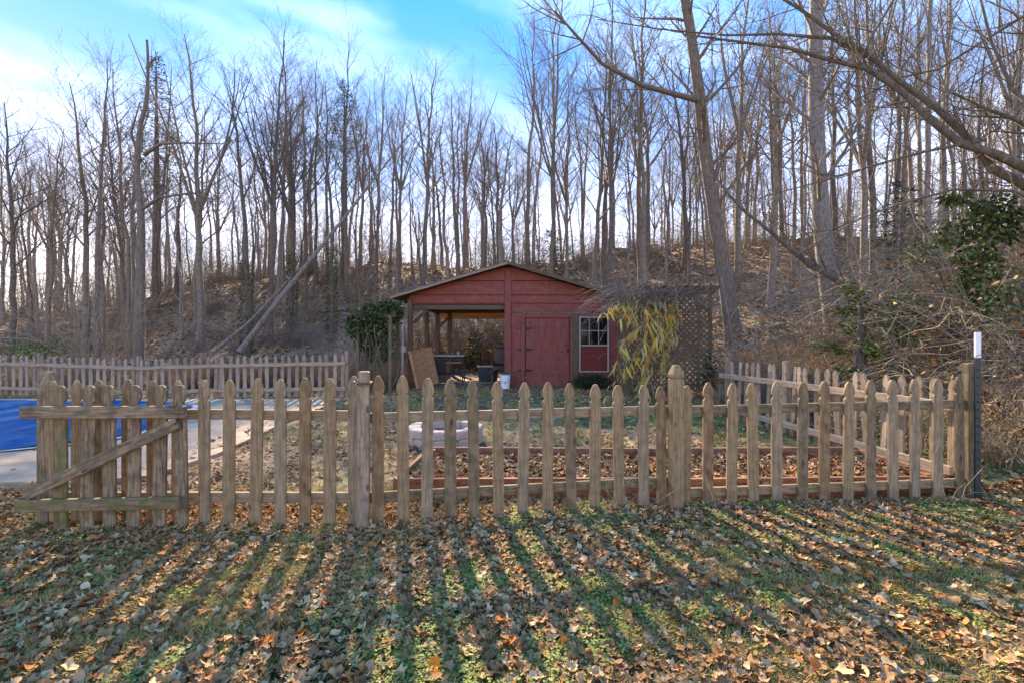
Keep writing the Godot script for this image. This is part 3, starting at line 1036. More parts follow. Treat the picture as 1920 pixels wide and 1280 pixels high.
func make_fire_ring() -> void:
	var o := thing("fire_ring", "round fire pit ring of two courses of pale tan concrete blocks", "fire pit", Vector3(-0.93, 0, -6.35))
	var rg := RandomNumberGenerator.new()
	rg.seed = 4
	var n := 10
	var vs := []
	for k in 3:                                         # wedge block, rounded by chamfers
		var b := MB.new()
		var ro := 0.52
		var ri := 0.36
		var a := PI / n - 0.012
		var h := 0.115
		var bev := 0.014
		var lv := [[0.0, bev], [bev, 0.0], [h - bev, 0.0], [h, bev]]
		var ring := []
		for q in lv:
			var e: float = q[1]
			var pts := []
			for w in [[ro - e, -a + e / ro, 1], [ro - e + 0.012, 0.0, 1], [ro - e, a - e / ro, 1], [ri + e, a - e / ri, 0], [ri + e, -a + e / ri, 0]]:
				pts.append(Vector3(sin(w[1]) * w[0], q[0], cos(w[1]) * w[0]) + Vector3(rg.randf_range(-1, 1), rg.randf_range(-0.5, 0.5), rg.randf_range(-1, 1)) * 0.004)
			ring.append(pts)
		var mid := Vector3(0, h / 2.0, 0.44)
		for q in 3:
			for j in 5:
				var p0: Vector3 = ring[q][j]
				var p1: Vector3 = ring[q][(j + 1) % 5]
				var p2: Vector3 = ring[q + 1][(j + 1) % 5]
				var p3: Vector3 = ring[q + 1][j]
				b.quad(p0, p1, p2, p3, (p0 + p2) * 0.5 - mid)
		for q in [0, 3]:
			for j in range(1, 4):
				b.tri(ring[q][0], ring[q][j], ring[q][j + 1], Vector3.UP if q == 3 else Vector3.DOWN)
		vs.append(b.mesh())
	for course in 2:
		for k in n:
			var a := TAU * (k + 0.5 * course + 0.2) / n
			part(o, "block", vs[rg.randi() % 3], mats.block, Vector3(0, 0.117 * course + 0.0, 0), Basis(Vector3.UP, a + rg.randf_range(-0.008, 0.008)).scaled(Vector3.ONE * rg.randf_range(0.985, 1.01)))
	var ash := MB.new()
	for k in 16:
		ash.tri(Vector3(0, 0.03, 0), Vector3(cos(TAU * k / 16.0) * 0.37, 0.02, sin(TAU * k / 16.0) * 0.37), Vector3(cos(TAU * (k + 1) / 16.0) * 0.37, 0.02, sin(TAU * (k + 1) / 16.0) * 0.37), Vector3.UP)
	part(o, "ash_bed", ash.mesh(), mats.soil)

# ------------------------------------------------------------------ shed
func make_shed() -> void:
	var Z := -13.7
	var o := thing("shed", "red wooden shed with an open bay beside a closed storeroom", "shed", Vector3(0, 0, Z))
	var red: Material = mats.red
	var ax := -0.13
	var ay := 3.70
	var sl := 0.295
	var roof_y := func(x: float) -> float: return ay - absf(x - ax) * sl
	# gable boards lap over each other: each a plank cut along the roof line
	var rows := [2.32, 2.555, 2.62, 2.83, 2.885, 3.18, 3.22, ay + 0.1]
	var lv := [[1.13, 1.34], [1.34, 1.78], [1.78, 3.8]]
	lv = [[1.08 + 1.17, 1.34 + 1.17], [2.51, 2.76], [2.76, 3.19], [3.19, 3.75]]
	for r in lv.size():
		var y0: float = lv[r][0] + 0.045
		var y1: float = lv[r][1] + 0.02
		for side in 2:
			if r == 0 and side == 0:
				continue
			var x0 := -3.10 if side == 0 else ax + 0.10
			var x1 := ax - 0.10 if side == 0 else 3.30
			var poly := PackedVector2Array()
			# clip the plank below the roof line
			var xa: float = x0
			var xb: float = x1
			if side == 0:
				xa = maxf(x0, ax - (ay - 0.03 - y0) / sl)
			else:
				xb = minf(x1, ax + (ay - 0.03 - y0) / sl)
			if xb - xa < 0.05:
				continue
			poly.append(Vector2(xa, y0))
			poly.append(Vector2(xb, y0))
			var top := []
			for k in 9:
				var x := lerpf(xb, xa, k / 8.0)
				top.append(Vector2(x, minf(y1, roof_y.call(x) - 0.03)))
			for q in top:
				if q.y > y0 + 0.002:
					poly.append(q)
			var b := MB.new()
			b.grain = 0
			b.off = Vector2(r * 0.4, side * 0.7)
			b.slab(poly, -0.03, 0.004 + 0.012 * r)
			part(o, "gable_board", b.mesh(), red)
	var bk := MB.new()
	bk.slab(PackedVector2Array([Vector2(-3.05, 2.52), Vector2(3.25, 2.52), Vector2(3.25, 2.68), Vector2(ax, ay - 0.06), Vector2(-3.05, 2.80)]), -0.06, -0.034)
	part(o, "gable_sheathing", bk.mesh(), red)
	# king trim board
	part(o, "trim", box_mesh(Vector3(0.19, 3.62, 0.05), 0.004), red, Vector3(ax, 1.81, 0.035))
	# storeroom front wall, pieces round the door and the window
	for w in [[ax + 0.10, 0.40, 0.0, 2.25], [0.40, 1.74, 2.10, 2.25], [1.74, 2.02, 0.0, 2.25], [2.02, 2.91, 0.0, 0.50], [2.02, 2.91, 2.12, 2.25], [2.91, 3.34, 0.0, 2.25]]:
		var c := Vector3((w[0] + w[1]) * 0.5, (w[2] + w[3]) * 0.5, -0.03)
		part(o, "wall_panel", box_mesh(Vector3(w[1] - w[0], w[3] - w[2], 0.06), 0.0015, 1, Vector2(w[0], w[2])), red, c)
	# side and back walls of the storeroom
	part(o, "side_wall", box_mesh(Vector3(0.06, 2.62, 4.9), 0.002), red, Vector3(3.31, 1.31, -2.515))
	part(o, "side_wall", box_mesh(Vector3(0.06, 3.5, 4.85), 0.002), red, Vector3(ax + 0.08, 1.75, -2.50))
	part(o, "back_wall", box_mesh(Vector3(3.2, 2.55, 0.06), 0.002), red, Vector3(1.66, 1.28, -4.93))
	# door
	var d := part(o, "door", box_mesh(Vector3(1.31, 2.08, 0.045), 0.005), red, Vector3(1.07, 1.055, -0.012))
	for y in [0.74, 0.10, -0.52]:
		var b := MB.new()
		b.slab(PackedVector2Array([Vector2(-0.27, 0.0), Vector2(-0.05, -0.045), Vector2(0.05, -0.045), Vector2(0.30, 0.0), Vector2(0.05, 0.045), Vector2(-0.05, 0.045)]), 0.0, 0.008)
		part(d, "strap_hinge", b.mesh(), mats.iron, Vector3(-0.655, y, 0.0235))
	for q in [[0.33, 1.06, 0.11, 2.2], [1.80, 1.06, 0.09, 2.2], [1.07, 2.155, 1.34, 0.09]]:
		part(o, "door_casing", box_mesh(Vector3(q[2], q[3], 0.035), 0.005), red, Vector3(q[0], q[1], 0.022))
	var lt := MB.new()
	lt.box(Vector3(0, 0.10, 0), Vector3(0.16, 0.025, 0.02), 0.002)
	part(d, "latch", lt.mesh(), mats.iron, Vector3(0.61, 0.15, 0.034))
	part(d, "padlock", box_mesh(Vector3(0.035, 0.16, 0.03), 0.004), mats.iron, Vector3(0.61, 0.07, 0.044))
	# window: frame, six panes above, boarded below
	var win := part(o, "window", box_mesh(Vector3(0.05, 1.66, 0.05), 0.004), mats.frame_white, Vector3(2.905, 1.31, 0.02))
	for q in [[-0.86, 0.0, 0.05, 1.66], [-0.43, 0.815, 0.81, 0.04], [-0.43, -0.03, 0.81, 0.045], [-0.43, -0.815, 0.85, 0.04]]:
		part(win, "frame", box_mesh(Vector3(q[2], q[3], 0.045), 0.004), mats.frame_white, Vector3(q[0], q[1], 0.0))
	for q in [-0.57, -0.29]:
		part(win, "glazing_bar", box_mesh(Vector3(0.022, 0.80, 0.03), 0.003), mats.frame_white, Vector3(q, 0.395, -0.004))
	part(win, "glazing_bar", box_mesh(Vector3(0.81, 0.022, 0.028), 0.003), mats.frame_white, Vector3(-0.43, 0.41, -0.004))
	for i in 3:
		for j in 2:
			part(win, "pane", box_mesh(Vector3(0.258, 0.36, 0.004), 0.0), mats.glass, Vector3(-0.705 + 0.28 * i, 0.21 + 0.40 * j, -0.01))
	part(win, "board", box_mesh(Vector3(0.81, 0.74, 0.02), 0.002, 0), mats.red_board, Vector3(-0.43, -0.425, -0.012))
	# ivy stained stud beside the window
	part(o, "stud", box_mesh(Vector3(0.20, 2.22, 0.05), 0.004), mats.timber, Vector3(1.90, 1.12, 0.03))
	# open bay: floor, posts, beams
	part(o, "floor", box_mesh(Vector3(6.4, 0.10, 5.0), 0.01, 0), mats.soil, Vector3(0.1, 0.02, -2.45))
	for p in [[-3.07, 0.02, 0.14], [-3.05, -2.5, 0.13], [-3.05, -4.85, 0.16], [-2.55, -4.85, 0.16]]:
		part(o, "post", box_mesh(Vector3(p[2], 2.68, p[2]), 0.006, 1, Vector2(p[1], 0)), mats.timber, Vector3(p[0], 1.34, p[1]))
	part(o, "front_beam", box_mesh(Vector3(2.9, 0.14, 0.10), 0.004, 0), mats.timber, Vector3(-1.64, 2.43, -0.07))
	part(o, "back_beam", box_mesh(Vector3(2.9, 0.28, 0.08), 0.004, 0), mats.ply, Vector3(-1.6, 2.46, -4.85))
	part(o, "side_beam", box_mesh(Vector3(0.1, 0.16, 4.8), 0.004, 2), mats.timber, Vector3(-3.05, 2.60, -2.43))
	for z in [-0.1, -4.75]:
		rail(o, "knee_brace", Vector3(-3.0, 1.95, z), Vector3(-2.5, 2.45, z), Vector2(0.05, 0.1), mats.timber, z)
	for k in 6:
		part(o, "joist", box_mesh(Vector3(2.85, 0.12, 0.045), 0.003, 0), mats.timber, Vector3(-1.65, 2.60, -0.7 - 0.8 * k))
	# roof: two decks with shingle courses laid on
	for s in [-1, 1]:
		var ang: float = atan(sl) * -s
		var bas := Basis(Vector3.BACK, ang)
		var len := 3.62
		var mid: Vector3 = Vector3(ax, ay + 0.02, -2.4) + bas.x * (s * len * 0.5)
		var deck := part(o, "roof", box_mesh(Vector3(len, 0.035, 5.5), 0.003, 2), mats.timber, mid, bas)
		part(deck, "rake_board", box_mesh(Vector3(len, 0.075, 0.028), 0.003, 0), mats.grey1 if s < 0 else mats.timber, Vector3(0, -0.012, 2.766))
		for k in 15:
			part(deck, "shingle_course", box_mesh(Vector3(0.29, 0.012, 5.58), 0.003, 2), mats.shingle, Vector3(s * (len * 0.5 - 0.10 - k * 0.245), 0.033, 0), Basis(Vector3.BACK, s * 0.03))
	# white pipe up the corner post
	var pipe := thing("conduit_pipe", "thin pale pipe standing against the left corner post of the shed", "pipe", Vector3(-3.28, 0, Z + 0.12))
	var b2 := MB.new()
	b2.tube(PackedVector3Array([Vector3(0, 0, 0), Vector3(0, 2.55, 0)]), PackedFloat32Array([0.03, 0.03]), 8, true)
	part(pipe, "tube", b2.mesh(), mats.pipe)
	b2 = MB.new()
	b2.box(Vector3(0.02, 1.15, 0.0), Vector3(0.12, 0.16, 0.09), 0.01)
	part(pipe, "junction_box", b2.mesh(), mats.pipe)

func make_bay_things() -> void:
	# leaning door panel
	var o := thing("wood_panel", "brown wooden panel leaning inside the open shed bay", "panel", Vector3(-2.62, 0.07, -13.55))
	var bas := Basis(Vector3.BACK, 0.22) * Basis(Vector3.UP, 0.35)
	part(o, "board", box_mesh(Vector3(0.62, 1.12, 0.05), 0.004, 0), mats.brown_wood, Vector3(0.02, 0.56, 0), bas)
	part(o, "edge_strip", box_mesh(Vector3(0.09, 1.14, 0.06), 0.004), mats.ply, Vector3(-0.30, 0.56, 0.02) + Vector3(0.0, -0.07, 0.07), bas)
	# second board behind it
	o = thing("plank_stack", "rough boards stacked behind the leaning panel in the shed bay", "boards", Vector3(-2.55, 0.07, -14.4))
	for k in 3:
		part(o, "board", box_mesh(Vector3(0.9, 0.28, 0.04), 0.004, 0), mats.timber, Vector3(0.15 - 0.05 * k, 0.16 + 0.3 * k, -0.05 * k), Basis(Vector3.BACK, 0.06 * k))
	# work bench
	o = thing("work_bench", "black metal framed work bench with a grey top in the shed bay", "work bench", Vector3(-2.0, 0.07, -14.6))
	part(o, "top", box_mesh(Vector3(0.98, 0.04, 0.62), 0.005, 0), mats.bench_top, Vector3(0, 0.88, 0))
	for x in [-0.44, 0.44]:
		for z in [-0.27, 0.27]:
			part(o, "leg", box_mesh(Vector3(0.04, 0.86, 0.04), 0.003), mats.black_metal, Vector3(x, 0.43, z))
	for y in [0.78, 0.30]:
		for z in [-0.27, 0.27]:
			part(o, "crossbar", box_mesh(Vector3(0.84, 0.035, 0.03), 0.003), mats.black_metal, Vector3(0, y, z))
	part(o, "drawer", box_mesh(Vector3(0.30, 0.36, 0.5), 0.01), mats.black_metal, Vector3(-0.26, 0.52, 0))
	part(o, "shelf", box_mesh(Vector3(0.5, 0.02, 0.5), 0.003), mats.bench_top, Vector3(0.15, 0.66, 0))
	var bt := thing("bottle", "small dark bottle with a pale label on the work bench", "bottle", Vector3(-1.72, 0.971, -14.5))
	var bm := MB.new()
	bm.tube(PackedVector3Array([Vector3(0, 0, 0), Vector3(0, 0.13, 0), Vector3(0, 0.17, 0), Vector3(0, 0.22, 0)]), PackedFloat32Array([0.045, 0.045, 0.018, 0.016]), 10, true)
	part(bt, "body", bm.mesh(), mats.bin)
	bm = MB.new()
	bm.tube(PackedVector3Array([Vector3(0, 0.02, 0), Vector3(0, 0.10, 0)]), PackedFloat32Array([0.0465, 0.0465]), 10)
	part(bt, "paper_label", bm.mesh(), mats.frame_white)
	var tin := thing("tool_box", "small dark tool case on the work bench", "tool box", Vector3(-2.22, 0.971, -14.55))
	part(tin, "case", box_mesh(Vector3(0.2, 0.08, 0.12), 0.01), mats.black_metal, Vector3(0, 0.04, 0))
	part(tin, "handle", box_mesh(Vector3(0.1, 0.03, 0.02), 0.006), mats.iron, Vector3(0, 0.10, 0))
	# plywood sheets on the floor, ragged
	var rg := RandomNumberGenerator.new()
	rg.seed = 3
	for k in 3:
		var s := thing("plywood_sheet", ["ragged tan plywood sheet lying sunlit on the shed floor", "torn plywood sheet under the sunlit one on the shed floor", "narrow plywood offcut lying by the work bench"][k], "plywood", Vector3([-0.95, -1.05, -1.55][k], 0.075 + 0.014 * (2 - k), [-15.6, -15.2, -15.9][k]))
		var b := MB.new()
		var poly := PackedVector2Array()
		var w: float = [1.25, 1.5, 0.9][k]
		var l: float = [1.5, 1.7, 0.5][k]
		for q in 24:
			var a := TAU * q / 24.0
			var r := 1.0 / maxf(absf(cos(a)), absf(sin(a)))
			poly.append(Vector2(cos(a) * r * w * 0.5, sin(a) * r * l * 0.5) * rg.randf_range(0.92, 1.03))
		b.grain = 0
		b.slab(poly, -0.006, 0.006)
		part(s, "sheet", b.mesh(), mats.ply, Vector3.ZERO, Basis(Vector3.UP, 0.2 * k - 0.1) * Basis(Vector3.RIGHT, -PI / 2.0))
	# storage bin
	o = thing("storage_bin", "dark blue plastic storage bin with a pale rim in the shed bay", "bin", Vector3(-0.78, 0.07, -14.9))
	var bb := MB.new()
	var h := 0.52
	for s in 4:
		var r := Basis(Vector3.UP, s * PI / 2.0)
		var w0 := 0.26
		var w1 := 0.31
		bb.quad(r * Vector3(-w0, 0, w0), r * Vector3(w0, 0, w0), r * Vector3(w1, h, w1), r * Vector3(-w1, h, w1), r * Vector3.BACK)
		bb.quad(r * Vector3(-w0, 0, w0 - 0.012), r * Vector3(w0, 0, w0 - 0.012), r * Vector3(w1, h, w1 - 0.012), r * Vector3(-w1, h, w1 - 0.012), r * Vector3.FORWARD)
	bb.quad(Vector3(-0.26, 0.01, -0.26), Vector3(0.26, 0.01, -0.26), Vector3(0.26, 0.01, 0.26), Vector3(-0.26, 0.01, 0.26), Vector3.UP)
	part(o, "tub", bb.mesh(), mats.bin, Vector3.ZERO, Basis().scaled(Vector3(1.1, 1, 0.8)))
	for s in 4:
		part(o, "rim", box_mesh(Vector3(0.66 if s % 2 == 0 else 0.50, 0.03, 0.03), 0.006), mats.frame_white, Basis(Vector3.UP, s * PI / 2.0) * Vector3(0, h, 0.25 if s % 2 == 0 else 0.345), Basis(Vector3.UP, s * PI / 2.0))
	# old reclining chair, dark
	o = thing("old_chair", "worn dark brown padded chair with a tall back by the shed wall", "chair", Vector3(-0.42, 0.07, -14.3))
	part(o, "backrest", box_mesh(Vector3(0.46, 0.55, 0.16), 0.07), mats.leather, Vector3(0.08, 0.86, -0.25), Basis(Vector3.BACK, -0.06))
	part(o, "headrest", box_mesh(Vector3(0.36, 0.18, 0.16), 0.07), mats.leather, Vector3(0.09, 1.20, -0.27))
	part(o, "seat", box_mesh(Vector3(0.5, 0.16, 0.5), 0.06), mats.leather, Vector3(0.05, 0.50, 0.0))
	for x in [-0.2, 0.3]:
		part(o, "armrest", box_mesh(Vector3(0.08, 0.07, 0.46), 0.03), mats.leather, Vector3(x, 0.68, 0.02))
		for z in [-0.2, 0.2]:
			part(o, "leg", box_mesh(Vector3(0.05, 0.44, 0.05), 0.01), mats.timber, Vector3(x, 0.22, z))
	part(o, "footrest", box_mesh(Vector3(0.42, 0.06, 0.18), 0.02), mats.leather, Vector3(-0.12, 0.46, 0.22), Basis(Vector3.BACK, 0.5))
	# white bucket
	o = thing("plastic_bucket", "white plastic bucket with faded blue print beside the shed door", "bucket", Vector3(-0.20, 0.02, -13.35))
	var k1 := MB.new()
	k1.tube(PackedVector3Array([Vector3(0, 0, 0), Vector3(0, 0.30, 0), Vector3(0, 0.31, 0), Vector3(0, 0.335, 0), Vector3(0, 0.345, 0), Vector3(0, 0.40, 0)]), PackedFloat32Array([0.13, 0.15, 0.16, 0.16, 0.152, 0.156]), 20)
	k1.tube(PackedVector3Array([Vector3(0, 0.40, 0), Vector3(0, 0.02, 0)]), PackedFloat32Array([0.148, 0.125]), 20, true)
	part(o, "body", k1.mesh(), mats.bucket)
	k1 = MB.new()
	for q in [[-0.02, 0.16, 0.05, 0.014], [0.0, 0.19, 0.07, 0.012], [0.01, 0.13, 0.04, 0.012]]:
		for e in 4:
			var a0: float = (q[0] + q[2] * (e / 4.0 - 0.5)) / 0.14
			var a1: float = (q[0] + q[2] * ((e + 1) / 4.0 - 0.5)) / 0.14
			var r: float = 0.133 + q[1] * 0.0667
			k1.quad(Vector3(sin(a0) * r, q[1], cos(a0) * r), Vector3(sin(a1) * r, q[1], cos(a1) * r), Vector3(sin(a1) * r, q[1] + q[3], cos(a1) * r), Vector3(sin(a0) * r, q[1] + q[3], cos(a0) * r), Vector3.BACK)
	part(o, "print", k1.mesh(), mats.print_blue)
	k1 = MB.new()
	var hp := PackedVector3Array()
	var hr := PackedFloat32Array()
	for q in 13:
		var a := PI * q / 12.0
		hp.append(Vector3(cos(a) * 0.16, 0.32 - 0.11 * sin(a), 0.03 + sin(a) * 0.13))
		hr.append(0.003)
	k1.tube(hp, hr, 5)
	part(o, "handle", k1.mesh(), mats.iron)

# ------------------------------------------------------------------ arbors
func make_trellis() -> void:
	var o := thing("lattice_trellis", "dark weathered lattice trellis with a heavy top beam right of the shed", "trellis", Vector3(0, 0, -11.5))
	var x0 := 2.92
	var x1 := 5.05
	var h := 2.62
	var unit := box_mesh(Vector3(0.05, 1.0, 0.01), 0.0)
	for s in [-1, 1]:
		var c := -h
		while c < (x1 - x0) + h:
			# a lath on the line x = c + s * y clipped to the panel
			var ya := 0.15
			var yb := h - 0.12
			var xa := x0 + (c + ya if s > 0 else c + (h - ya))
			var xb := x0 + (c + yb if s > 0 else c + (h - yb))
			var t0 := 0.0
			var t1 := 1.0
			var dx := xb - xa
			var ta := (x0 - xa) / dx
			var tb := (x1 - xa) / dx
			t0 = maxf(t0, minf(ta, tb))
			t1 = minf(t1, maxf(ta, tb))
			if t1 - t0 > 0.03:
				var p := Vector3(lerpf(xa, xb, t0), lerpf(ya, yb, t0), 0.009 * s)
				var q := Vector3(lerpf(xa, xb, t1), lerpf(ya, yb, t1), 0.009 * s)
				var dir := q - p
				var lb := Basis(Vector3.BACK, atan2(-dir.x, dir.y)).scaled_local(Vector3(1, dir.length(), 1))
				part(o, "lath", unit, mats.lath, (p + q) * 0.5, lb)
			c += 0.145
	for x in [x0, x1]:
		part(o, "post", box_mesh(Vector3(0.1, h, 0.1), 0.006), mats.lath, Vector3(x, h / 2.0, -0.07))
		part(o, "post", box_mesh(Vector3(0.1, h, 0.1), 0.006), mats.lath, Vector3(x, h / 2.0, -0.79))
	part(o, "post", box_mesh(Vector3(0.05, h, 0.05), 0.006), mats.lath, Vector3(3.95, h / 2.0, -0.05))
	var b := MB.new()
	b.grain = 0
	b.slab(PackedVector2Array([Vector2(3.35, 2.58), Vector2(5.1, 2.60), Vector2(5.26, 2.76), Vector2(5.26, 2.80), Vector2(3.35, 2.78)]), -0.03, 0.03)
	part(o, "top_beam", b.mesh(), mats.timber, Vector3(0, 0, 0.06))
	part(o, "top_beam", b.mesh(), mats.timber, Vector3(0, 0, -0.85))
	for k in 8:
		part(o, "roof_slat", box_mesh(Vector3(0.05, 0.07, 1.2), 0.004, 2), mats.timber, Vector3(3.0 + 0.28 * k, 2.82, -0.4))
	# thin steel line down from the beam
	b = MB.new()
	b.tube(PackedVector3Array([Vector3(3.36, 0.1, 0.1), Vector3(3.35, 2.1, 0.1)]), PackedFloat32Array([0.016, 0.016]), 6)
	part(o, "support_rod", b.mesh(), mats.pipe)
	var pole := thing("leaning_pole", "long thin grey pole leaning beside the trellis", "pole", Vector3.ZERO)
	b = MB.new()
	b.tube(PackedVector3Array([P(1394, 746, 11.0), P(1372, 628, 11.15), P(1353, 520, 11.3)]), PackedFloat32Array([0.028, 0.026, 0.022]), 7, true)
	part(pole, "shaft", b.mesh(), mats.bark_pale)

# stems that arch over and hang, with long narrow leaves
func make_yellow_bush() -> void:
	var rg := RandomNumberGenerator.new()
	rg.seed = 55
	var o := thing("arching_bush", "arching bush with hanging yellow strap leaves in front of the lattice", "bush", Vector3.ZERO)
	var b := MB.new()
	var lm := []
	var lmat := []
	for k in 3:
		var q := MB.new()
		var prev_l := Vector3.ZERO
		var prev_r := Vector3.ZERO
		for i in 6:
			var t := i / 5.0
			var w := 0.0135 * sin(PI * pow(t, 0.75)) + 0.001
			var c := Vector3(0, -t * 0.2, 0.05 * sin(t * (1.5 + k)) * (1 if k != 1 else -1))
			var l := c + Vector3(-w, 0, w * 0.5)
			var r := c + Vector3(w, 0, w * 0.5)
			if i > 0:
				var pc := (prev_l + prev_r) * 0.5 - Vector3(0, 0, 0.004)
				var cc := c - Vector3(0, 0, 0.004)
				q.quad(prev_l, pc, cc, l, Vector3.BACK)
				q.quad(pc, prev_r, r, cc, Vector3.BACK)
			prev_l = l
			prev_r = r
		lm.append(q.mesh())
	for c in [Color(0.60, 0.40, 0.05), Color(0.50, 0.40, 0.11), Color(0.33, 0.34, 0.11), Color(0.52, 0.28, 0.06), Color(0.46, 0.42, 0.22)]:
		var m := StandardMaterial3D.new()
		m.albedo_color = c.linear_to_srgb()
		m.roughness = 0.65
		m.backlight_enabled = true
		m.backlight = Color(c.r, c.g, c.b)
		lmat.append(m)
	var ends := [[1135, 745], [1160, 650], [1150, 690], [1190, 745], [1215, 740], [1165, 720], [1240, 700], [1180, 600], [1200, 670], [1145, 575], [1150, 720], [1170, 640], [1230, 640], [1205, 710], [1125, 590], [1160, 600], [1250, 720]]
	var made := 0
	for e in ends:
		var root := P(rg.randf_range(1225, 1295), rg.randf_range(560, 640), 11.35)
		var tip := P(e[0], e[1], 10.5 + rg.randf_range(-0.35, 0.35))
		var top := root.lerp(tip, 0.5) + Vector3(rg.randf_range(-0.2, 0.1), 0.12 + 0.22 * root.distance_to(tip), 0)
		var pts := PackedVector3Array()
		var rad := PackedFloat32Array()
		for k in 13:
			var t := k / 12.0
			var q := root.lerp(top, t).lerp(top.lerp(tip, t), t)
			pts.append(q + Vector3(rg.randf_range(-1, 1), rg.randf_range(-1, 1), rg.randf_range(-1, 1)) * 0.015)
			rad.append(lerpf(0.010, 0.003, t))
		b.tube(pts, rad, 4)
		for k in 18:
			if made >= 300:
				break
			made += 1
			var t := rg.randf_range(0.1, 1.0)
			var q := root.lerp(top, t).lerp(top.lerp(tip, t), t)
			var s := rg.randf_range(1.2, 2.1)
			part(o, "leaf", lm[rg.randi() % 3], lmat[[0, 0, 1, 1, 2, 3, 4][rg.randi() % 7]], q, Basis(Vector3.UP, rg.randf() * TAU) * Basis(Vector3.BACK, rg.randf_range(-0.7, 0.5)).scaled(Vector3.ONE * s))
	part(o, "stems", b.mesh(), mats.bark_warm)
	var more := MB.new()                                # the smaller leaves, past counting
	for e in ends:
		for k in 34:
			var tip := P(e[0], e[1], 10.6)
			var root := P(rg.randf_range(1225, 1295), rg.randf_range(560, 640), 11.35)
			var t := rg.randf_range(0.15, 1.0)
			var mid := root.lerp(tip, 0.5) + Vector3(0, 0.12 + 0.22 * root.distance_to(tip), 0)
			var q := root.lerp(mid, t).lerp(mid.lerp(tip, t), t) + Vector3(rg.randfn(), rg.randfn(), rg.randfn()) * 0.05
			var dd := Vector3(rg.randf_range(-0.8, 0.3), rg.randf_range(-1.2, -0.2), rg.randf_range(-0.4, 0.4)).normalized() * rg.randf_range(0.08, 0.19)
			more.col = Color(0.56, 0.42, 0.08).lerp(Color(0.32, 0.31, 0.10), rg.randf())
			more.leaf(q, dd, dd.cross(Vector3(rg.randfn(), rg.randfn(), rg.randfn())).normalized(), 0.011, rg.randf_range(-0.3, 0.3))
	part(o, "small_leaves", more.mesh(), mats.straw).set_meta("kind", "stuff")
	# grey vine tangle lying on the trellis top
	var v := thing("vine_tangle", "bare grey vine tangle spilling over the trellis top", "vine", Vector3.ZERO)
	var m := MB.new()
	var lf := MB.new()
	for k in 330:
		var p := P(rg.randf_range(1150, 1330) if k < 190 else rg.randf_range(1145, 1250), rg.randf_range(535, 575), 11.3 + rg.randf_range(-0.4, 0.4))
		if p.x < 3.1:
			p.y -= rg.randf_range(0.0, 0.25)
		var dir := Vector3(rg.randf_range(-1, 0.7), rg.randf_range(-0.2, 0.7), rg.randf_range(-0.5, 0.5))
		twig_path(m, rg, p, dir, rg.randf_range(0.4, 1.4), 0.009, -0.20, 7)
		for q in 5:
			var a := rg.randf() * TAU
			var o2 := Vector3(cos(a), -0.6, sin(a)) * rg.randf_range(0.04, 0.08)
			lf.col = Color(0.24, 0.22, 0.10).lerp(Color(0.34, 0.27, 0.15), rg.randf())
			lf.leaf(p + Vector3(rg.randf_range(-0.4, 0.3), rg.randf_range(-0.3, 0.12), rg.randf_range(-0.2, 0.2)), o2, o2.cross(Vector3.UP).normalized(), 0.014, 0.2)
	for k in 70:                                        # stems inside the arbor and down its face
		twig_path(m, rg, Vector3(rg.randf_range(2.9, 5.1), rg.randf_range(0.2, 2.6), -11.5 + rg.randf_range(-0.9, 0.15)), Vector3(rg.randf_range(-1, 1), rg.randf_range(-1, 0.8), rg.randf_range(-0.3, 0.3)), rg.randf_range(0.4, 1.5), 0.011, -0.08, 7)
	part(v, "stems", m.mesh(), mats.bark)
	var ff := part(v, "foliage", lf.mesh(), mats.green_leaf)
	ff.set_meta("kind", "stuff")

func twig_path(b: MB, rg: RandomNumberGenerator, p: Vector3, dir: Vector3, l: float, r: float, sag: float, n: int) -> PackedVector3Array:
	var pts := PackedVector3Array()
	var rad := PackedFloat32Array()
	dir = dir.normalized()
	for k in n:
		pts.append(p)
		rad.append(r * (1.0 - 0.7 * k / float(n)))
		dir = (dir + Vector3(rg.randf_range(-1, 1), rg.randf_range(-1, 1), rg.randf_range(-1, 1)) * 0.25 + Vector3.UP * sag).normalized()
		p += dir * l / (n - 1)
	b.tube(pts, rad, 3)
	return pts

# leaves through an ellipsoid's outer volume
func leafy(b: MB, rg: RandomNumberGenerator, at: Vector3, rad: Vector3, count: int, size: float, c0: Color, c1: Color, hang := 0.4) -> void:
	for k in count:
		var d := Vector3(rg.randfn(), rg.randfn(), rg.randfn()).normalized()
		var r := pow(rg.randf(), 0.4) * (0.8 + 0.3 * noise.get_noise_3d(d.x * 60.0 + at.x * 30.0, d.y * 60.0, d.z * 60.0))
		var p := at + d * rad * r
		var o := (d * 0.5 + Vector3(rg.randfn(), rg.randfn() - hang, rg.randfn()) * 0.6).normalized() * size * rg.randf_range(0.6, 1.3)
		b.col = c0.lerp(c1, rg.randf())
		var s := o.cross(Vector3(rg.randfn(), rg.randfn(), rg.randfn())).normalized()
		b.leaf(p, o, s, size * 0.3, rg.randf_range(-0.3, 0.3))

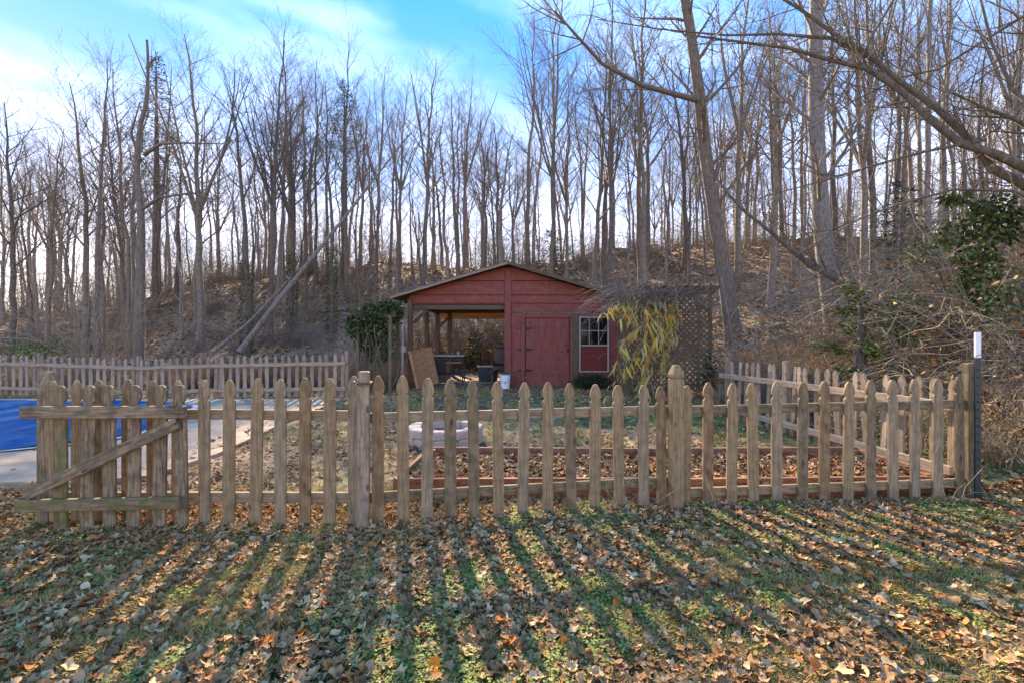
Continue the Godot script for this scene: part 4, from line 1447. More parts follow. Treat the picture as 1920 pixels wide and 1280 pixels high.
func make_arbor() -> void:
	var rg := RandomNumberGenerator.new()
	rg.seed = 66
	var o := thing("vine_arbor", "lattice arbor under a dark evergreen vine left of the shed", "arbor", Vector3(-3.7, 0, -12.6))
	for x in [-0.45, 0.42]:
		for z in [-0.4, 0.4]:
			part(o, "post", box_mesh(Vector3(0.09, 2.1, 0.09), 0.006), mats.lath, Vector3(x, 1.05, z))
	part(o, "top_beam", box_mesh(Vector3(1.15, 0.1, 0.06), 0.005, 0), mats.timber, Vector3(0, 2.1, 0.4))
	var unit := box_mesh(Vector3(0.035, 1.0, 0.008), 0.0)
	for s in [-1, 1]:
		for k in 9:
			var p := Vector3(-0.4 + 0.09 * k, 0.65, 0.36 + 0.009 * s)
			part(o, "lath", unit, mats.lath, p, Basis(Vector3.BACK, s * 0.75).scaled_local(Vector3(1, 0.55, 1)))
	var vine := thing("evergreen_vine", "dark evergreen vine mounded on the arbor left of the shed", "vine", Vector3(-3.7, 0, -12.6))
	var b := MB.new()
	leafy(b, rg, Vector3(-0.05, 2.1, 0.1), Vector3(0.66, 0.42, 0.6), 1700, 0.12, Color(0.04, 0.058, 0.022), Color(0.10, 0.12, 0.05))
	leafy(b, rg, Vector3(-0.45, 1.85, 0.15), Vector3(0.45, 0.45, 0.5), 1500, 0.12, Color(0.04, 0.058, 0.022), Color(0.10, 0.12, 0.05))
	leafy(b, rg, Vector3(0.35, 2.25, 0.1), Vector3(0.4, 0.35, 0.5), 1000, 0.12, Color(0.04, 0.058, 0.022), Color(0.10, 0.12, 0.05))
	leafy(b, rg, Vector3(-0.1, 2.0, 0.1), Vector3(1.0, 0.75, 0.7), 420, 0.11, Color(0.04, 0.058, 0.022), Color(0.10, 0.12, 0.05))
	leafy(b, rg, Vector3(-0.3, 1.5, 0.2), Vector3(0.4, 0.5, 0.4), 700, 0.11, Color(0.04, 0.058, 0.022), Color(0.10, 0.12, 0.05))
	leafy(b, rg, Vector3(0.3, 1.4, 0.25), Vector3(0.25, 0.7, 0.3), 420, 0.10, Color(0.04, 0.058, 0.022), Color(0.10, 0.12, 0.05))
	leafy(b, rg, Vector3(-0.1, 1.1, 0.1), Vector3(0.5, 0.7, 0.4), 420, 0.08, Color(0.04, 0.058, 0.022), Color(0.10, 0.12, 0.05))
	var f := part(vine, "foliage", b.mesh(), mats.ivy)
	f.set_meta("kind", "stuff")
	b = MB.new()
	for k in 26:
		twig_path(b, rg, Vector3(rg.randf_range(-0.4, 0.4), 0, rg.randf_range(-0.3, 0.45)), Vector3(rg.randf_range(-0.2, 0.2), 1, 0), rg.randf_range(1.4, 2.2), rg.randf_range(0.01, 0.03), 0.0, 8)
	for k in 70:
		twig_path(b, rg, Vector3(rg.randf_range(-0.9, 0.5), rg.randf_range(1.0, 2.4), rg.randf_range(-0.3, 0.55)), Vector3(rg.randf_range(-1, 0.7), rg.randf_range(-1, 0.6), rg.randf_range(-0.4, 0.6)), rg.randf_range(0.3, 0.9), 0.006, -0.2, 6)
	part(vine, "stems", b.mesh(), mats.bark)

# ------------------------------------------------------------------ trees
# grows one limb with its side branches
func limb(b: MB, rg: RandomNumberGenerator, p: Vector3, dir: Vector3, l: float, r: float, lev: int, most: int, up: float, bend: float, kids: Array) -> void:
	var n: int = [9, 6, 5, 4][lev]
	var pts := PackedVector3Array()
	var rad := PackedFloat32Array()
	dir = dir.normalized()
	var dirs := []
	for k in n:
		pts.append(p)
		rad.append(r * pow(1.0 - 0.88 * k / float(n - 1), 0.8))
		dirs.append(dir)
		dir = (dir + Vector3(rg.randf_range(-1, 1), rg.randf_range(-1, 1), rg.randf_range(-1, 1)) * bend + Vector3.UP * up).normalized()
		p += dir * l / (n - 1)
	b.tube(pts, rad, 6 if lev == 0 else (4 if lev == 1 else 3))
	if lev >= most:
		return
	var c: int = kids[lev]
	for k in c:
		var t := lerpf(0.25, 0.97, (k + rg.randf()) / c)
		var f := t * (n - 1)
		var i := mini(int(f), n - 2)
		var q := pts[i].lerp(pts[i + 1], f - i)
		var base: Vector3 = dirs[i]
		var side := Vector3(rg.randfn(), rg.randfn(), rg.randfn())
		side = (side - base * side.dot(base)).normalized()
		var nd := (base * 0.75 + side * rg.randf_range(0.45, 0.9)).normalized()
		var rr := maxf(r * pow(1.0 - 0.88 * t, 0.8) * 0.6, 0.0042)
		limb(b, rg, q, nd, l * rg.randf_range(0.28, 0.5) * (1.15 - 0.5 * t), rr, lev + 1, most, up, bend, kids)

class TreeForm:
	var trunk: ArrayMesh
	var crown: ArrayMesh

# trunk leaning by lean (metres at the top), crown from cb of the height upwards
func tree_form(seed: int, h: float, r: float, lean: Vector3, cb: float, nb: int, fork := 0.0, wob := 0.0038) -> TreeForm:
	var rg := RandomNumberGenerator.new()
	rg.seed = seed
	var n := 15
	var pts := PackedVector3Array()
	var rad := PackedFloat32Array()
	var w := Vector3.ZERO
	for k in n:
		var t := k / float(n - 1)
		pts.append(Vector3(0, h * t - 0.25 * (1.0 - t), 0) + lean * t * t + w)
		w += Vector3(rg.randfn(), 0, rg.randfn()) * h * wob * (0.5 + t)
		rad.append(r * pow(1.0 - 0.95 * t, 0.85) * (1.0 + 0.5 * exp(-t * 40.0)) + 0.006)
	var b := MB.new()
	b.tube(pts, rad, 9)
	var cr := MB.new()
	for k in nb:
		var t := lerpf(cb, 0.985, pow((k + rg.randf()) / nb, 0.85))
		var f := t * (n - 1)
		var i := mini(int(f), n - 2)
		var q := pts[i].lerp(pts[i + 1], f - i)
		var a := k * 2.4 + rg.randf_range(-0.4, 0.4)
		var up := rg.randf_range(0.7, 1.7)
		var l := h * rg.randf_range(0.10, 0.24) * (1.25 - t) * 1.5 + 0.5
		limb(cr, rg, q, Vector3(cos(a), up, sin(a)), l, lerpf(rad[i], rad[i + 1], f - i) * rg.randf_range(0.3, 0.55), 1, 3, 0.10, 0.13, [0, 9, 6])
	if fork > 0.0:
		for s in 2:
			var f := fork * (n - 1)
			var i := mini(int(f), n - 2)
			var a := rg.randf() * TAU
			limb(b, rg, pts[i], Vector3(cos(a) * 0.45, 1, sin(a) * 0.3), h * (1.0 - fork) * rg.randf_range(0.75, 0.95), rad[i] * 0.72, 0, 0, 0.06, 0.06, [0])
			limb(cr, rg, pts[i] + Vector3(cos(a) * 0.1, 0.3, 0), Vector3(cos(a) * 0.45, 1, sin(a) * 0.3), h * (1.0 - fork) * rg.randf_range(0.75, 0.95), rad[i] * 0.6, 0, 3, 0.06, 0.07, [9, 6, 4])
	# a few dead low twigs
	for k in 7:
		var t := rg.randf_range(0.12, cb)
		var f := t * (n - 1)
		var i := mini(int(f), n - 2)
		var a := rg.randf() * TAU
		limb(cr, rg, pts[i].lerp(pts[i + 1], f - i), Vector3(cos(a), rg.randf_range(-0.1, 0.8), sin(a)), rg.randf_range(0.6, 2.2), 0.018, 2, 3, 0.03, 0.2, [0, 0, 4])
	var o := TreeForm.new()
	o.trunk = b.mesh()
	o.crown = cr.mesh()
	return o

func plant_tree(f: TreeForm, called: String, label: String, at: Vector3, turn: float, sc: Vector3, bark: Material, group := "") -> Node3D:
	var o := thing(called, label, "tree", at, group)
	o.transform = Transform3D(Basis(Vector3.UP, turn).scaled_local(sc), at)
	part(o, "trunk", f.trunk, bark)
	part(o, "crown", f.crown, bark)
	return o

func ivy_sleeve(o: Node3D, seed: int, r: float, h: float, count: int, y0 := 0.0) -> void:
	var rg := RandomNumberGenerator.new()
	rg.seed = seed
	var b := MB.new()
	for k in count:
		var y := y0 + h * pow(rg.randf(), 1.2)
		var a := rg.randf() * TAU
		var rr := r * (1.0 + 0.5 * noise.get_noise_2d(a * 20.0, y * 25.0)) * rg.randf_range(0.8, 1.3)
		var p := Vector3(cos(a) * rr, y, sin(a) * rr)
		var d := Vector3(cos(a), rg.randf_range(-1.2, 0.3), sin(a)).normalized() * rg.randf_range(0.07, 0.13)
		b.col = Color(0.035, 0.055, 0.02).lerp(Color(0.09, 0.11, 0.045), rg.randf())
		b.leaf(p, d, d.cross(Vector3(rg.randfn(), rg.randfn(), rg.randfn())).normalized(), 0.04, 0.2)
	var f := part(o, "ivy", b.mesh(), mats.ivy)
	f.set_meta("kind", "stuff")

func make_woods() -> void:
	var rg := RandomNumberGenerator.new()
	rg.seed = 100
	var forms := []
	for k in 16:
		forms.append(tree_form(200 + k, rg.randf_range(17, 22), rg.randf_range(0.13, 0.20), Vector3(rg.randf_range(-1.3, 1.3), 0, rg.randf_range(-1, 1)), rg.randf_range(0.36, 0.55), 24, 0.45 if k % 5 == 0 else 0.0))
	var thin := []
	for k in 6:
		thin.append(tree_form(240 + k, rg.randf_range(11, 15), rg.randf_range(0.06, 0.10), Vector3(rg.randf_range(-1.2, 1.2), 0, rg.randf_range(-1, 1)), rg.randf_range(0.35, 0.5), 15, 0.0, 0.006))
	# trees one can point at: column, depth, top row, kind of form (0-15; 20+ thin), bark, label
	var spots := [
		[20, 20.0, 130, 3, "bark_dark", "tall dark trunked bare tree standing at the low end of the back fence"],
		[88, 23.0, 215, 5, "bark", "straight bare tree behind the fan stemmed shrub"],
		[60, 27.0, 260, 21, "bark_dark", "thin dark sapling beside the straight tree by the low bank"],
		[182, 17.5, 72, 4, "bark_warm", "big forked bare tree rising out of the fan stemmed shrub"],
		[365, 25.0, 175, 8, "bark", "bare tree with a narrow ascending crown left of the fallen trunk"],
		[330, 30.0, 200, 2, "bark_dark", "slim dark trunked tree near the slope top"],
		[462, 21.5, 100, 9, "bark_dark", "dark mossy tree standing above the foot of the fallen trunk"],
		[520, 28.0, 150, 1, "bark", "bare tree crossing behind the lower fallen trunk"],
		[548, 24.0, 130, 0, "bark_dark", "ivy streaked forked tree over the middle of the fallen trunk"],
		[575, 27.0, 210, 22, "bark_dark", "thin leaning sapling behind the fallen trunk"],
		[622, 23.0, 105, 11, "bark_dark", "dark ivy clad tree above the right end of the back fence"],
		[650, 30.0, 190, 6, "bark", "bare tree with loose evergreen tufts in its top"],
		[705, 25.0, 250, 23, "bark_dark", "crooked sapling above the arbor vine"],
		[745, 28.0, 190, 7, "bark", "bare tree behind the left roof slope of the shed"],
		[795, 31.0, 85, 10, "bark", "tallest full crowned bare tree behind the shed"],
		[860, 29.0, 140, 12, "bark_warm", "broad warm brown trunk with a rounded crown behind the shed"],
		[905, 34.0, 200, 14, "bark", "slender grey tree above the shed ridge"],
		[935, 33.0, 180, 13, "bark_dark", "slender dark tree above the shed ridge"],
		[965, 31.0, 260, 15, "bark", "curving bare tree just right of the shed ridge"],
		[1060, 27.0, 110, 5, "bark", "grey tree behind the right roof slope of the shed"],
		[1115, 23.0, 30, 8, "bark_warm", "thick warm trunk rising behind the shed window end"],
		[1135, 25.0, 60, 2, "bark_dark", "dark trunk close beside the thick warm one behind the shed"],
		[1205, 22.0, -40, 3, "bark", "tall slightly leaning tree behind the lattice trellis"],
		[1290, 26.0, 40, 1, "bark_dark", "dark tree between the trellis and the big leaning tree"],
		[1450, 27.0, 20, 9, "bark_dark", "dark tree between the big leaning tree and the pale trunk"],
		[1400, 31.0, 100, 10, "bark", "grey tree far behind the big leaning tree"],
		[1490, 24.0, 60, 7, "bark_warm", "warm brown tree just left of the pale straight trunk"],
		[1620, 20.0, -80, 0, "bark", "tall forked tree behind the cedar bush"],
		[1690, 23.0, -20, 6, "bark_warm", "warm trunk behind the low pine tuft"],
		[1790, 22.0, -60, 11, "bark", "tall grey tree behind the ivy covered snag"],
		[1850, 26.0, 40, 12, "bark_dark", "dark tree behind the ivy mass and overhanging limb"],
		[1900, 21.0, -40, 14, "bark", "tall tree at the bramble bank beyond the steel stake"]]
	for s in spots:
		var f: TreeForm = forms[s[3]] if s[3] < 20 else thin[s[3] - 20]
		var at := G(s[0], s[1])
		var top: float = CH + (640.0 - s[2]) / F * s[1] - at.y
		var hh := f.crown.get_aabb().end.y
		var k := top / hh
		var o := plant_tree(f, "bare_tree", s[5], at, rg.randf_range(-0.7, 0.7), Vector3(lerpf(k, 1.0, 0.5), k, lerpf(k, 1.0, 0.5)), mats[s[4]])
		if s[5].contains("ivy") or s[5].contains("mossy"):
			ivy_sleeve(o, int(s[0]), 0.24, 6.5, 1300)
	# the wood behind: trunks told apart only by their place
	var label := "slender bare tree among the woods on the slope behind the yard"
	var taken := []
	for s in spots:
		var p := G(s[0], s[1])
		taken.append(Vector2(p.x, p.z))
	var count := 0
	var tries := 0
	var warm := ["bark", "bark_dark", "bark_warm", "bark", "bark_pale"]
	while count < 262 and tries < 9000:
		tries += 1
		var d := rg.randf_range(20.0, 40.0) if rg.randf() < 0.5 else rg.randf_range(34.0, 60.0)
		var px := rg.randf_range(-60, 1990)
		if px > 250 and px < 1000 and d < 22.0:
			continue
		var p := G(px, d)
		var free := true
		for t in taken:
			if t.distance_to(Vector2(p.x, p.z)) < 1.15:
				free = false
				break
		if not free:
			continue
		taken.append(Vector2(p.x, p.z))
		var slim := rg.randf() < 0.48
		var f: TreeForm = thin[rg.randi() % 6] if slim else forms[rg.randi() % 16]
		var k := rg.randf_range(0.6, 0.93)
		if d < 28.0 and px < 1000:
			k *= 0.85
		if px > 1000:
			k *= 1.12
		var bark: String = warm[rg.randi() % 5]
		var tone: String = {"bark": "greyish", "bark_dark": "dark", "bark_warm": "brownish", "bark_pale": "pale"}[bark]
		var build := "slim" if slim else ("forked" if forms.find(f) % 5 == 0 else "straight")
		var zone := "beyond the side fence"
		for z in [[330, "behind the low end of the back fence"], [700, "behind the grey back fence"], [1180, "behind the shed"], [1400, "behind the lattice trellis"]]:
			if px < z[0]:
				zone = z[1]
				break
		label = "%s %s bare tree %s %s" % [build, tone, "low on the slope" if d < 29.0 else ("near the ridge" if d < 40.0 else "beyond the ridge"), zone]
		plant_tree(f, "bare_tree", label, p, rg.randf() * TAU, Vector3(0.9, k, 0.9), mats[bark], "bare trees of the woods")
		count += 1
	var far := thing("far_woods", "hazy mass of distant bare trees beyond the ridge", "woods", Vector3.ZERO)
	far.set_meta("kind", "stuff")
	for k in 8:
		var xf := []
		var cl := PackedColorArray()
		for q in 34:
			var d := rg.randf_range(56.0, 95.0)
			var x := rg.randf_range(-1.3, 1.3) * d
			var sc := rg.randf_range(0.55, 0.9)
			xf.append(Transform3D(Basis(Vector3.UP, rg.randf() * TAU).scaled(Vector3(0.9, sc, 0.9)), Vector3(x, gh(x, -d), -d)))
			cl.append(Color.WHITE)
		var f: TreeForm = thin[k] if k < 5 else forms[k]
		scatter(far, "trunks", f.trunk, mats.bark, xf, cl)
		scatter(far, "crowns", f.crown, mats.bark, xf, cl)
	special_trees(rg)

# a trunk drawn along given points with side branches grown on it
func drawn_tree(called: String, label: String, pts: PackedVector3Array, r0: float, r1: float, bark: Material, branches: int, bl: float, seed: int, kids := [0, 7, 4], t0 := 0.3) -> Node3D:
	var rg := RandomNumberGenerator.new()
	rg.seed = seed
	var cv := Curve3D.new()
	for k in pts.size():
		var a: Vector3 = pts[maxi(k - 1, 0)]
		var c: Vector3 = pts[mini(k + 1, pts.size() - 1)]
		var h := (c - a) / 6.0
		cv.add_point(pts[k] - pts[0], -h, h)
	var n := 26
	var q := PackedVector3Array()
	var rad := PackedFloat32Array()
	var len := cv.get_baked_length()
	for k in n:
		var t := k / float(n - 1)
		q.append(cv.sample_baked(len * t))
		rad.append(lerpf(r0, r1, t) * rg.randf_range(0.94, 1.06) * (1.0 + (0.35 * exp(-t * 30.0))))
	var o := thing(called, label, "tree", pts[0])
	var b := MB.new()
	b.tube(q, rad, 11, true)
	part(o, "trunk", b.mesh(), bark)
	if branches > 0:
		var cr := MB.new()
		for k in branches:
			var t := lerpf(t0, 0.99, (k + rg.randf()) / branches)
			var i := mini(int(t * (n - 1)), n - 2)
			var a := rg.randf() * TAU
			var base := (q[i + 1] - q[i]).normalized()
			var side := Vector3(cos(a), rg.randf_range(0.0, 1.0), sin(a))
			limb(cr, rg, q[i], base * 0.5 + side, bl * rg.randf_range(0.5, 1.2), maxf(rad[i] * 0.32, 0.01), 1, 3, 0.05, 0.14, kids)
		part(o, "crown", cr.mesh(), bark)
	return o

func px_path(a: Array) -> PackedVector3Array:
	var p := PackedVector3Array()
	for q in a:
		p.append(P(q[0], q[1], q[2]))
	return p

func special_trees(rg: RandomNumberGenerator) -> void:
	var g := G(1380, 17.0)
	var big := drawn_tree("leaning_tree", "big leaning tree with a pale sunlit side right of the trellis", PackedVector3Array([g - Vector3(0, 0.2, 0), P(1352, 470, 17.0), P(1325, 300, 16.8), P(1312, 180, 16.6), P(1292, 40, 16.4), P(1265, -120, 16.2), P(1250, -330, 16.0)]), 0.30, 0.10, mats.bark_warm, 30, 3.2, 401)
	big.set_meta("category", "tree")
	# its long low limb reaching left
	var b := MB.new()
	var r2 := RandomNumberGenerator.new()
	r2.seed = 402
	var ends := [[[1318, 190, 16.6], [1270, 178, 16.2], [1205, 160, 15.6], [1130, 120, 15.0], [1075, 60, 14.5], [1040, 20, 14.2]]]
	for e in ends:
		var pp := px_path(e)
		var rr := PackedFloat32Array()
		for k in pp.size():
			pp[k] -= big.position
			rr.append(lerpf(0.11, 0.025, k / float(pp.size() - 1)))
		b.tube(pp, rr, 8)
		for k in 16:
			var i := r2.randi_range(1, pp.size() - 2)
			limb(b, r2, pp[i].lerp(pp[i + 1], r2.randf()), Vector3(r2.randf_range(-0.9, 0.4), r2.randf_range(-0.1, 0.9), r2.randf_range(-0.5, 0.5)), r2.randf_range(1.0, 2.6), 0.03, 1, 3, 0.05, 0.16, [0, 6, 4])
	part(big, "limb", b.mesh(), mats.bark_warm)
	g = G(1572, 15.5)
	drawn_tree("pale_tree", "straight thick tree with rough pale bark behind the side fence", PackedVector3Array([g - Vector3(0, 0.2, 0), P(1548, 480, 15.5), P(1534, 300, 15.5), P(1530, 120, 15.5), P(1532, -60, 15.4), P(1525, -300, 15.4)]), 0.30, 0.16, mats.bark_pale, 26, 3.0, 403)
	# dark bent trunk reaching left out of the brush
	drawn_tree("bent_tree", "dark bent trunk leaning left out of the brush by the cedar", px_path([[1655, 680, 10.5], [1610, 600, 10.5], [1580, 535, 10.6], [1510, 490, 10.8], [1440, 430, 11.0], [1390, 390, 11.2], [1340, 330, 11.4]]), 0.10, 0.02, mats.bark_dark, 22, 1.5, 404)
	# the overhanging limbs of a tree that stands right of the frame
	var over := drawn_tree("overhanging_tree", "near tree with long smooth limbs reaching in over the yard", PackedVector3Array([Vector3(8.4, gh(8.4, -5.6) - 0.2, -5.6), Vector3(8.2, 2.2, -5.7), Vector3(7.7, 3.4, -5.9), Vector3(7.6, 5.2, -6.1), Vector3(7.5, 8.0, -6.3)]), 0.24, 0.07, mats.bark_dark, 10, 2.6, 405)
	var lims := [
		[[[2010, 395, 6.0], [1920, 346, 6.0], [1860, 315, 6.0], [1825, 268, 6.1], [1760, 205, 6.2], [1690, 155, 6.3], [1622, 98, 6.4], [1560, 60, 6.5], [1505, 20, 6.6], [1440, -20, 6.7]], 0.066, 0.018, 22],
		[[[2010, 360, 5.8], [1925, 315, 5.8], [1870, 290, 5.9], [1800, 268, 6.0], [1740, 220, 6.1], [1690, 170, 6.2], [1625, 128, 6.3], [1555, 112, 6.4], [1480, 90, 6.5], [1400, 80, 6.6], [1310, 68, 6.7]], 0.066, 0.013, 24],
		[[[1625, 105, 6.4], [1560, 72, 6.6], [1460, 64, 6.9], [1360, 66, 7.2], [1240, 55, 7.5], [1120, 36, 7.8]], 0.03, 0.006, 14],
		[[[1980, 390, 5.4], [1900, 358, 5.5], [1790, 355, 5.7], [1680, 385, 6.0], [1560, 430, 6.3], [1450, 450, 6.6]], 0.022, 0.005, 12],
		[[[1850, 262, 5.9], [1730, 285, 6.1], [1640, 310, 6.3], [1540, 340, 6.6], [1430, 370, 6.9], [1330, 400, 7.2]], 0.022, 0.005, 14],
		[[[1990, 20, 5.6], [1920, 30, 5.7], [1840, 80, 5.9], [1760, 130, 6.1], [1690, 145, 6.3], [1600, 190, 6.6], [1480, 270, 6.9], [1360, 320, 7.2]], 0.022, 0.005, 16],
		[[[1700, -40, 6.2], [1640, 60, 6.3], [1600, 140, 6.4], [1560, 210, 6.6], [1470, 260, 6.8]], 0.02, 0.004, 9],
		[[[2000, 250, 5.2], [1900, 170, 5.4], [1860, 80, 5.5], [1830, -40, 5.6]], 0.03, 0.01, 9]]
	for e in lims:
		var lb := MB.new()
		var pp := px_path(e[0])
		var rr := PackedFloat32Array()
		for k in pp.size():
			pp[k] -= over.position
			rr.append(lerpf(e[1], e[2], k / float(pp.size() - 1)))
		lb.tube(pp, rr, 8)
		for k in e[3]:
			var i := r2.randi_range(1, pp.size() - 2)
			limb(lb, r2, pp[i].lerp(pp[i + 1], r2.randf()), Vector3(r2.randf_range(-1.0, 0.3), r2.randf_range(-0.5, 0.9), r2.randf_range(-0.6, 0.4)), r2.randf_range(0.5, 1.5), 0.010, 1, 3, 0.02, 0.2, [0, 5, 3])
		part(over, "limb", lb.mesh(), mats.bark_dark)
	# snag with a broken, pointed top
	g = G(258, 16.5)
	var snag := drawn_tree("dead_snag", "dead bare trunk with a jagged broken top beside the conifer", PackedVector3Array([g - Vector3(0, 0.2, 0), P(264, 420, 16.5), P(256, 320, 16.5), P(262, 240, 16.5), P(274, 190, 16.5), P(277, 120, 16.5), P(275, 75, 16.5)]), 0.19, 0.035, mats.bark_warm, 0, 1.0, 406)
	b = MB.new()
	for e in [[[270, 290, 16.5], [300, 270, 16.4], [345, 268, 16.2], [430, 270, 16.0]], [[262, 395, 16.5], [300, 370, 16.3], [360, 362, 16.0], [420, 380, 15.8]], [[274, 130, 16.5], [292, 105, 16.5]], [[262, 300, 16.5], [245, 250, 16.5], [262, 190, 16.4]]]:
		var pp := px_path(e)
		var rr := PackedFloat32Array()
		for k in pp.size():
			pp[k] -= snag.position
			rr.append(lerpf(0.07, 0.015, k / float(pp.size() - 1)))
		b.tube(pp, rr, 6)
		for k in 5:
			var i := r2.randi_range(0, pp.size() - 2)
			limb(b, r2, pp[i].lerp(pp[i + 1], r2.randf()), Vector3(r2.randf_range(-0.6, 0.8), r2.randf_range(-0.2, 0.9), r2.randf_range(-0.4, 0.4)), r2.randf_range(0.4, 1.4), 0.014, 2, 3, 0.03, 0.2, [0, 0, 4])
	part(snag, "broken_limbs", b.mesh(), mats.bark_warm)
	# fallen trunks caught in the standing trees
	drawn_tree("fallen_tree", "long pale fallen trunk propped at a slant against the standing trees", px_path([[448, 660, 16.5], [520, 565, 17.2], [600, 465, 18.2], [660, 390, 19.0], [720, 312, 20.0], [770, 250, 20.8]]), 0.10, 0.025, mats.bark, 10, 1.8, 407, [0, 6, 4], 0.72)
	drawn_tree("fallen_tree", "thin fallen stem lying under the long slanting trunk", px_path([[398, 660, 16.2], [470, 600, 17.0], [545, 520, 18.0]]), 0.06, 0.025, mats.bark, 0, 1.0, 408)
	# logs on the forest floor
	var a0 := G(1385, 15.5)
	var a1 := G(1560, 16.2)
	drawn_tree("fallen_log", "mossy grey log lying on the forest floor beyond the side fence", PackedVector3Array([a0 + Vector3(0, 0.15, 0), a0.lerp(a1, 0.5) + Vector3(0, 0.2, 0), a1 + Vector3(0, 0.15, 0)]), 0.17, 0.12, mats.bark, 0, 1, 409)
	a0 = G(1400, 17.5)
	a1 = G(1500, 17.0)
	drawn_tree("fallen_log", "shorter dark log lying behind the mossy grey one", PackedVector3Array([a0 + Vector3(0, 0.2, 0), a1 + Vector3(0, 0.25, 0)]), 0.13, 0.10, mats.bark_dark, 0, 1, 410)
	a0 = G(560, 20.0)
	drawn_tree("fallen_log", "thin dark log lying across the leafy slope above the back fence", PackedVector3Array([G(450, 17.8) + Vector3(0, 0.1, 0), G(560, 19.3) + Vector3(0, 0.1, 0), G(665, 21.5) + Vector3(0, 0.1, 0)]), 0.08, 0.05, mats.bark_dark, 0, 1, 411)

func make_slope_branches() -> void:
	var r := RandomNumberGenerator.new()
	r.seed = 420
	for k in 18:
		var a := G(r.randf_range(0, 690) if k % 2 == 0 else r.randf_range(1180, 1700), r.randf_range(19.0, 31.0))
		var t := r.randf_range(-0.7, 0.7) + (PI if r.randf() < 0.5 else 0.0)
		var l := r.randf_range(1.5, 4.5)
		var pts := PackedVector3Array()
		for q in 4:
			var x := a.x + cos(t) * l * q / 3.0 + r.randf_range(-0.1, 0.1)
			var z := a.z + sin(t) * l * q / 3.0 + r.randf_range(-0.1, 0.1)
			pts.append(Vector3(x, gh(x, z) + 0.09 + r.randf_range(0.0, 0.1), z))
		var o := drawn_tree("fallen_branch", "fallen bare branch lying on the leafy slope behind the yard", pts, r.randf_range(0.05, 0.10), 0.02, mats.bark_pale if k % 3 == 0 else mats.bark_dark, 4, 0.9, 430 + k, [0, 4, 3])
		o.set_meta("category", "branch")
		o.set_meta("group", "fallen branches on the slope")

func conifer(called: String, label: String, at: Vector3, h: float, w: float, seed: int, c0: Color, c1: Color, size: float, low: float, dens := 1.0) -> void:
	var rg := RandomNumberGenerator.new()
	rg.seed = seed
	var o := thing(called, label, "tree", at)
	var t := MB.new()
	t.tube(PackedVector3Array([Vector3(0, -0.2, 0), Vector3(0.05, h * 0.5, 0), Vector3(0, h, 0)]), PackedFloat32Array([w * 0.07 + 0.03, w * 0.05, 0.01]), 7)
	var n := int(h * 7.0)
	var f := MB.new()
	for k in n:
		var s := (k + rg.randf()) / n
		var y := lerpf(h * low, h * 0.99, s)
		var a := k * 2.4 + rg.randf()
		var l := w * 0.5 * pow(1.0 - s, 0.7) * rg.randf_range(0.55, 1.15) + 0.1
		var p := Vector3(0, y, 0)
		var e := p + Vector3(cos(a), rg.randf_range(-0.15, 0.35), sin(a)) * l
		t.tube(PackedVector3Array([p, p.lerp(e, 0.5) + Vector3(0, 0.05 * l, 0), e]), PackedFloat32Array([0.02, 0.012, 0.004]), 3)
		for q in int((14 + l * 26) * dens):
			var g := p.lerp(e, rg.randf_range(0.25, 1.05)) + Vector3(rg.randfn(), rg.randfn() * 0.7, rg.randfn()) * 0.10 * (0.4 + l)
			var d := ((e - p).normalized() + Vector3(rg.randfn(), rg.randfn(), rg.randfn()) * 0.5).normalized() * size * rg.randf_range(0.6, 1.4)
			f.col = c0.lerp(c1, rg.randf())
			f.leaf(g, d, d.cross(Vector3(rg.randfn(), rg.randfn(), rg.randfn())).normalized(), size * 0.12, 0.15)
	part(o, "trunk", t.mesh(), mats.bark_dark)
	var c := part(o, "crown", f.mesh(), mats.ivy)
	c.set_meta("kind", "stuff")

# ------------------------------------------------------------------ brush
class BrushForm:
	var stems: ArrayMesh

func brush_form(seed: int, h: float, spread: float, count: int, sag: float) -> ArrayMesh:
	var rg := RandomNumberGenerator.new()
	rg.seed = seed
	var b := MB.new()
	for k in count:
		var a := rg.randf() * TAU
		var r := sqrt(rg.randf()) * spread * 0.35
		var p := Vector3(cos(a) * r, 0, sin(a) * r)
		var dir := Vector3(rg.randfn() * 0.5, 1.0, rg.randfn() * 0.5).normalized()
		var pts := twig_path(b, rg, p, dir, h * rg.randf_range(0.6, 1.3), rg.randf_range(0.006, 0.016), sag, 7)
		for q in 6:
			var i := rg.randi_range(1, 6)
			var d2 := Vector3(rg.randfn(), rg.randf_range(-0.4, 0.9), rg.randfn())
			var p2 := twig_path(b, rg, pts[i], d2, h * rg.randf_range(0.15, 0.4), 0.006, sag, 4)
			twig_path(b, rg, p2[rg.randi_range(1, 3)], Vector3(rg.randfn(), rg.randfn() * 0.6, rg.randfn()), h * rg.randf_range(0.06, 0.18), 0.004, sag, 3)
	return b.mesh()

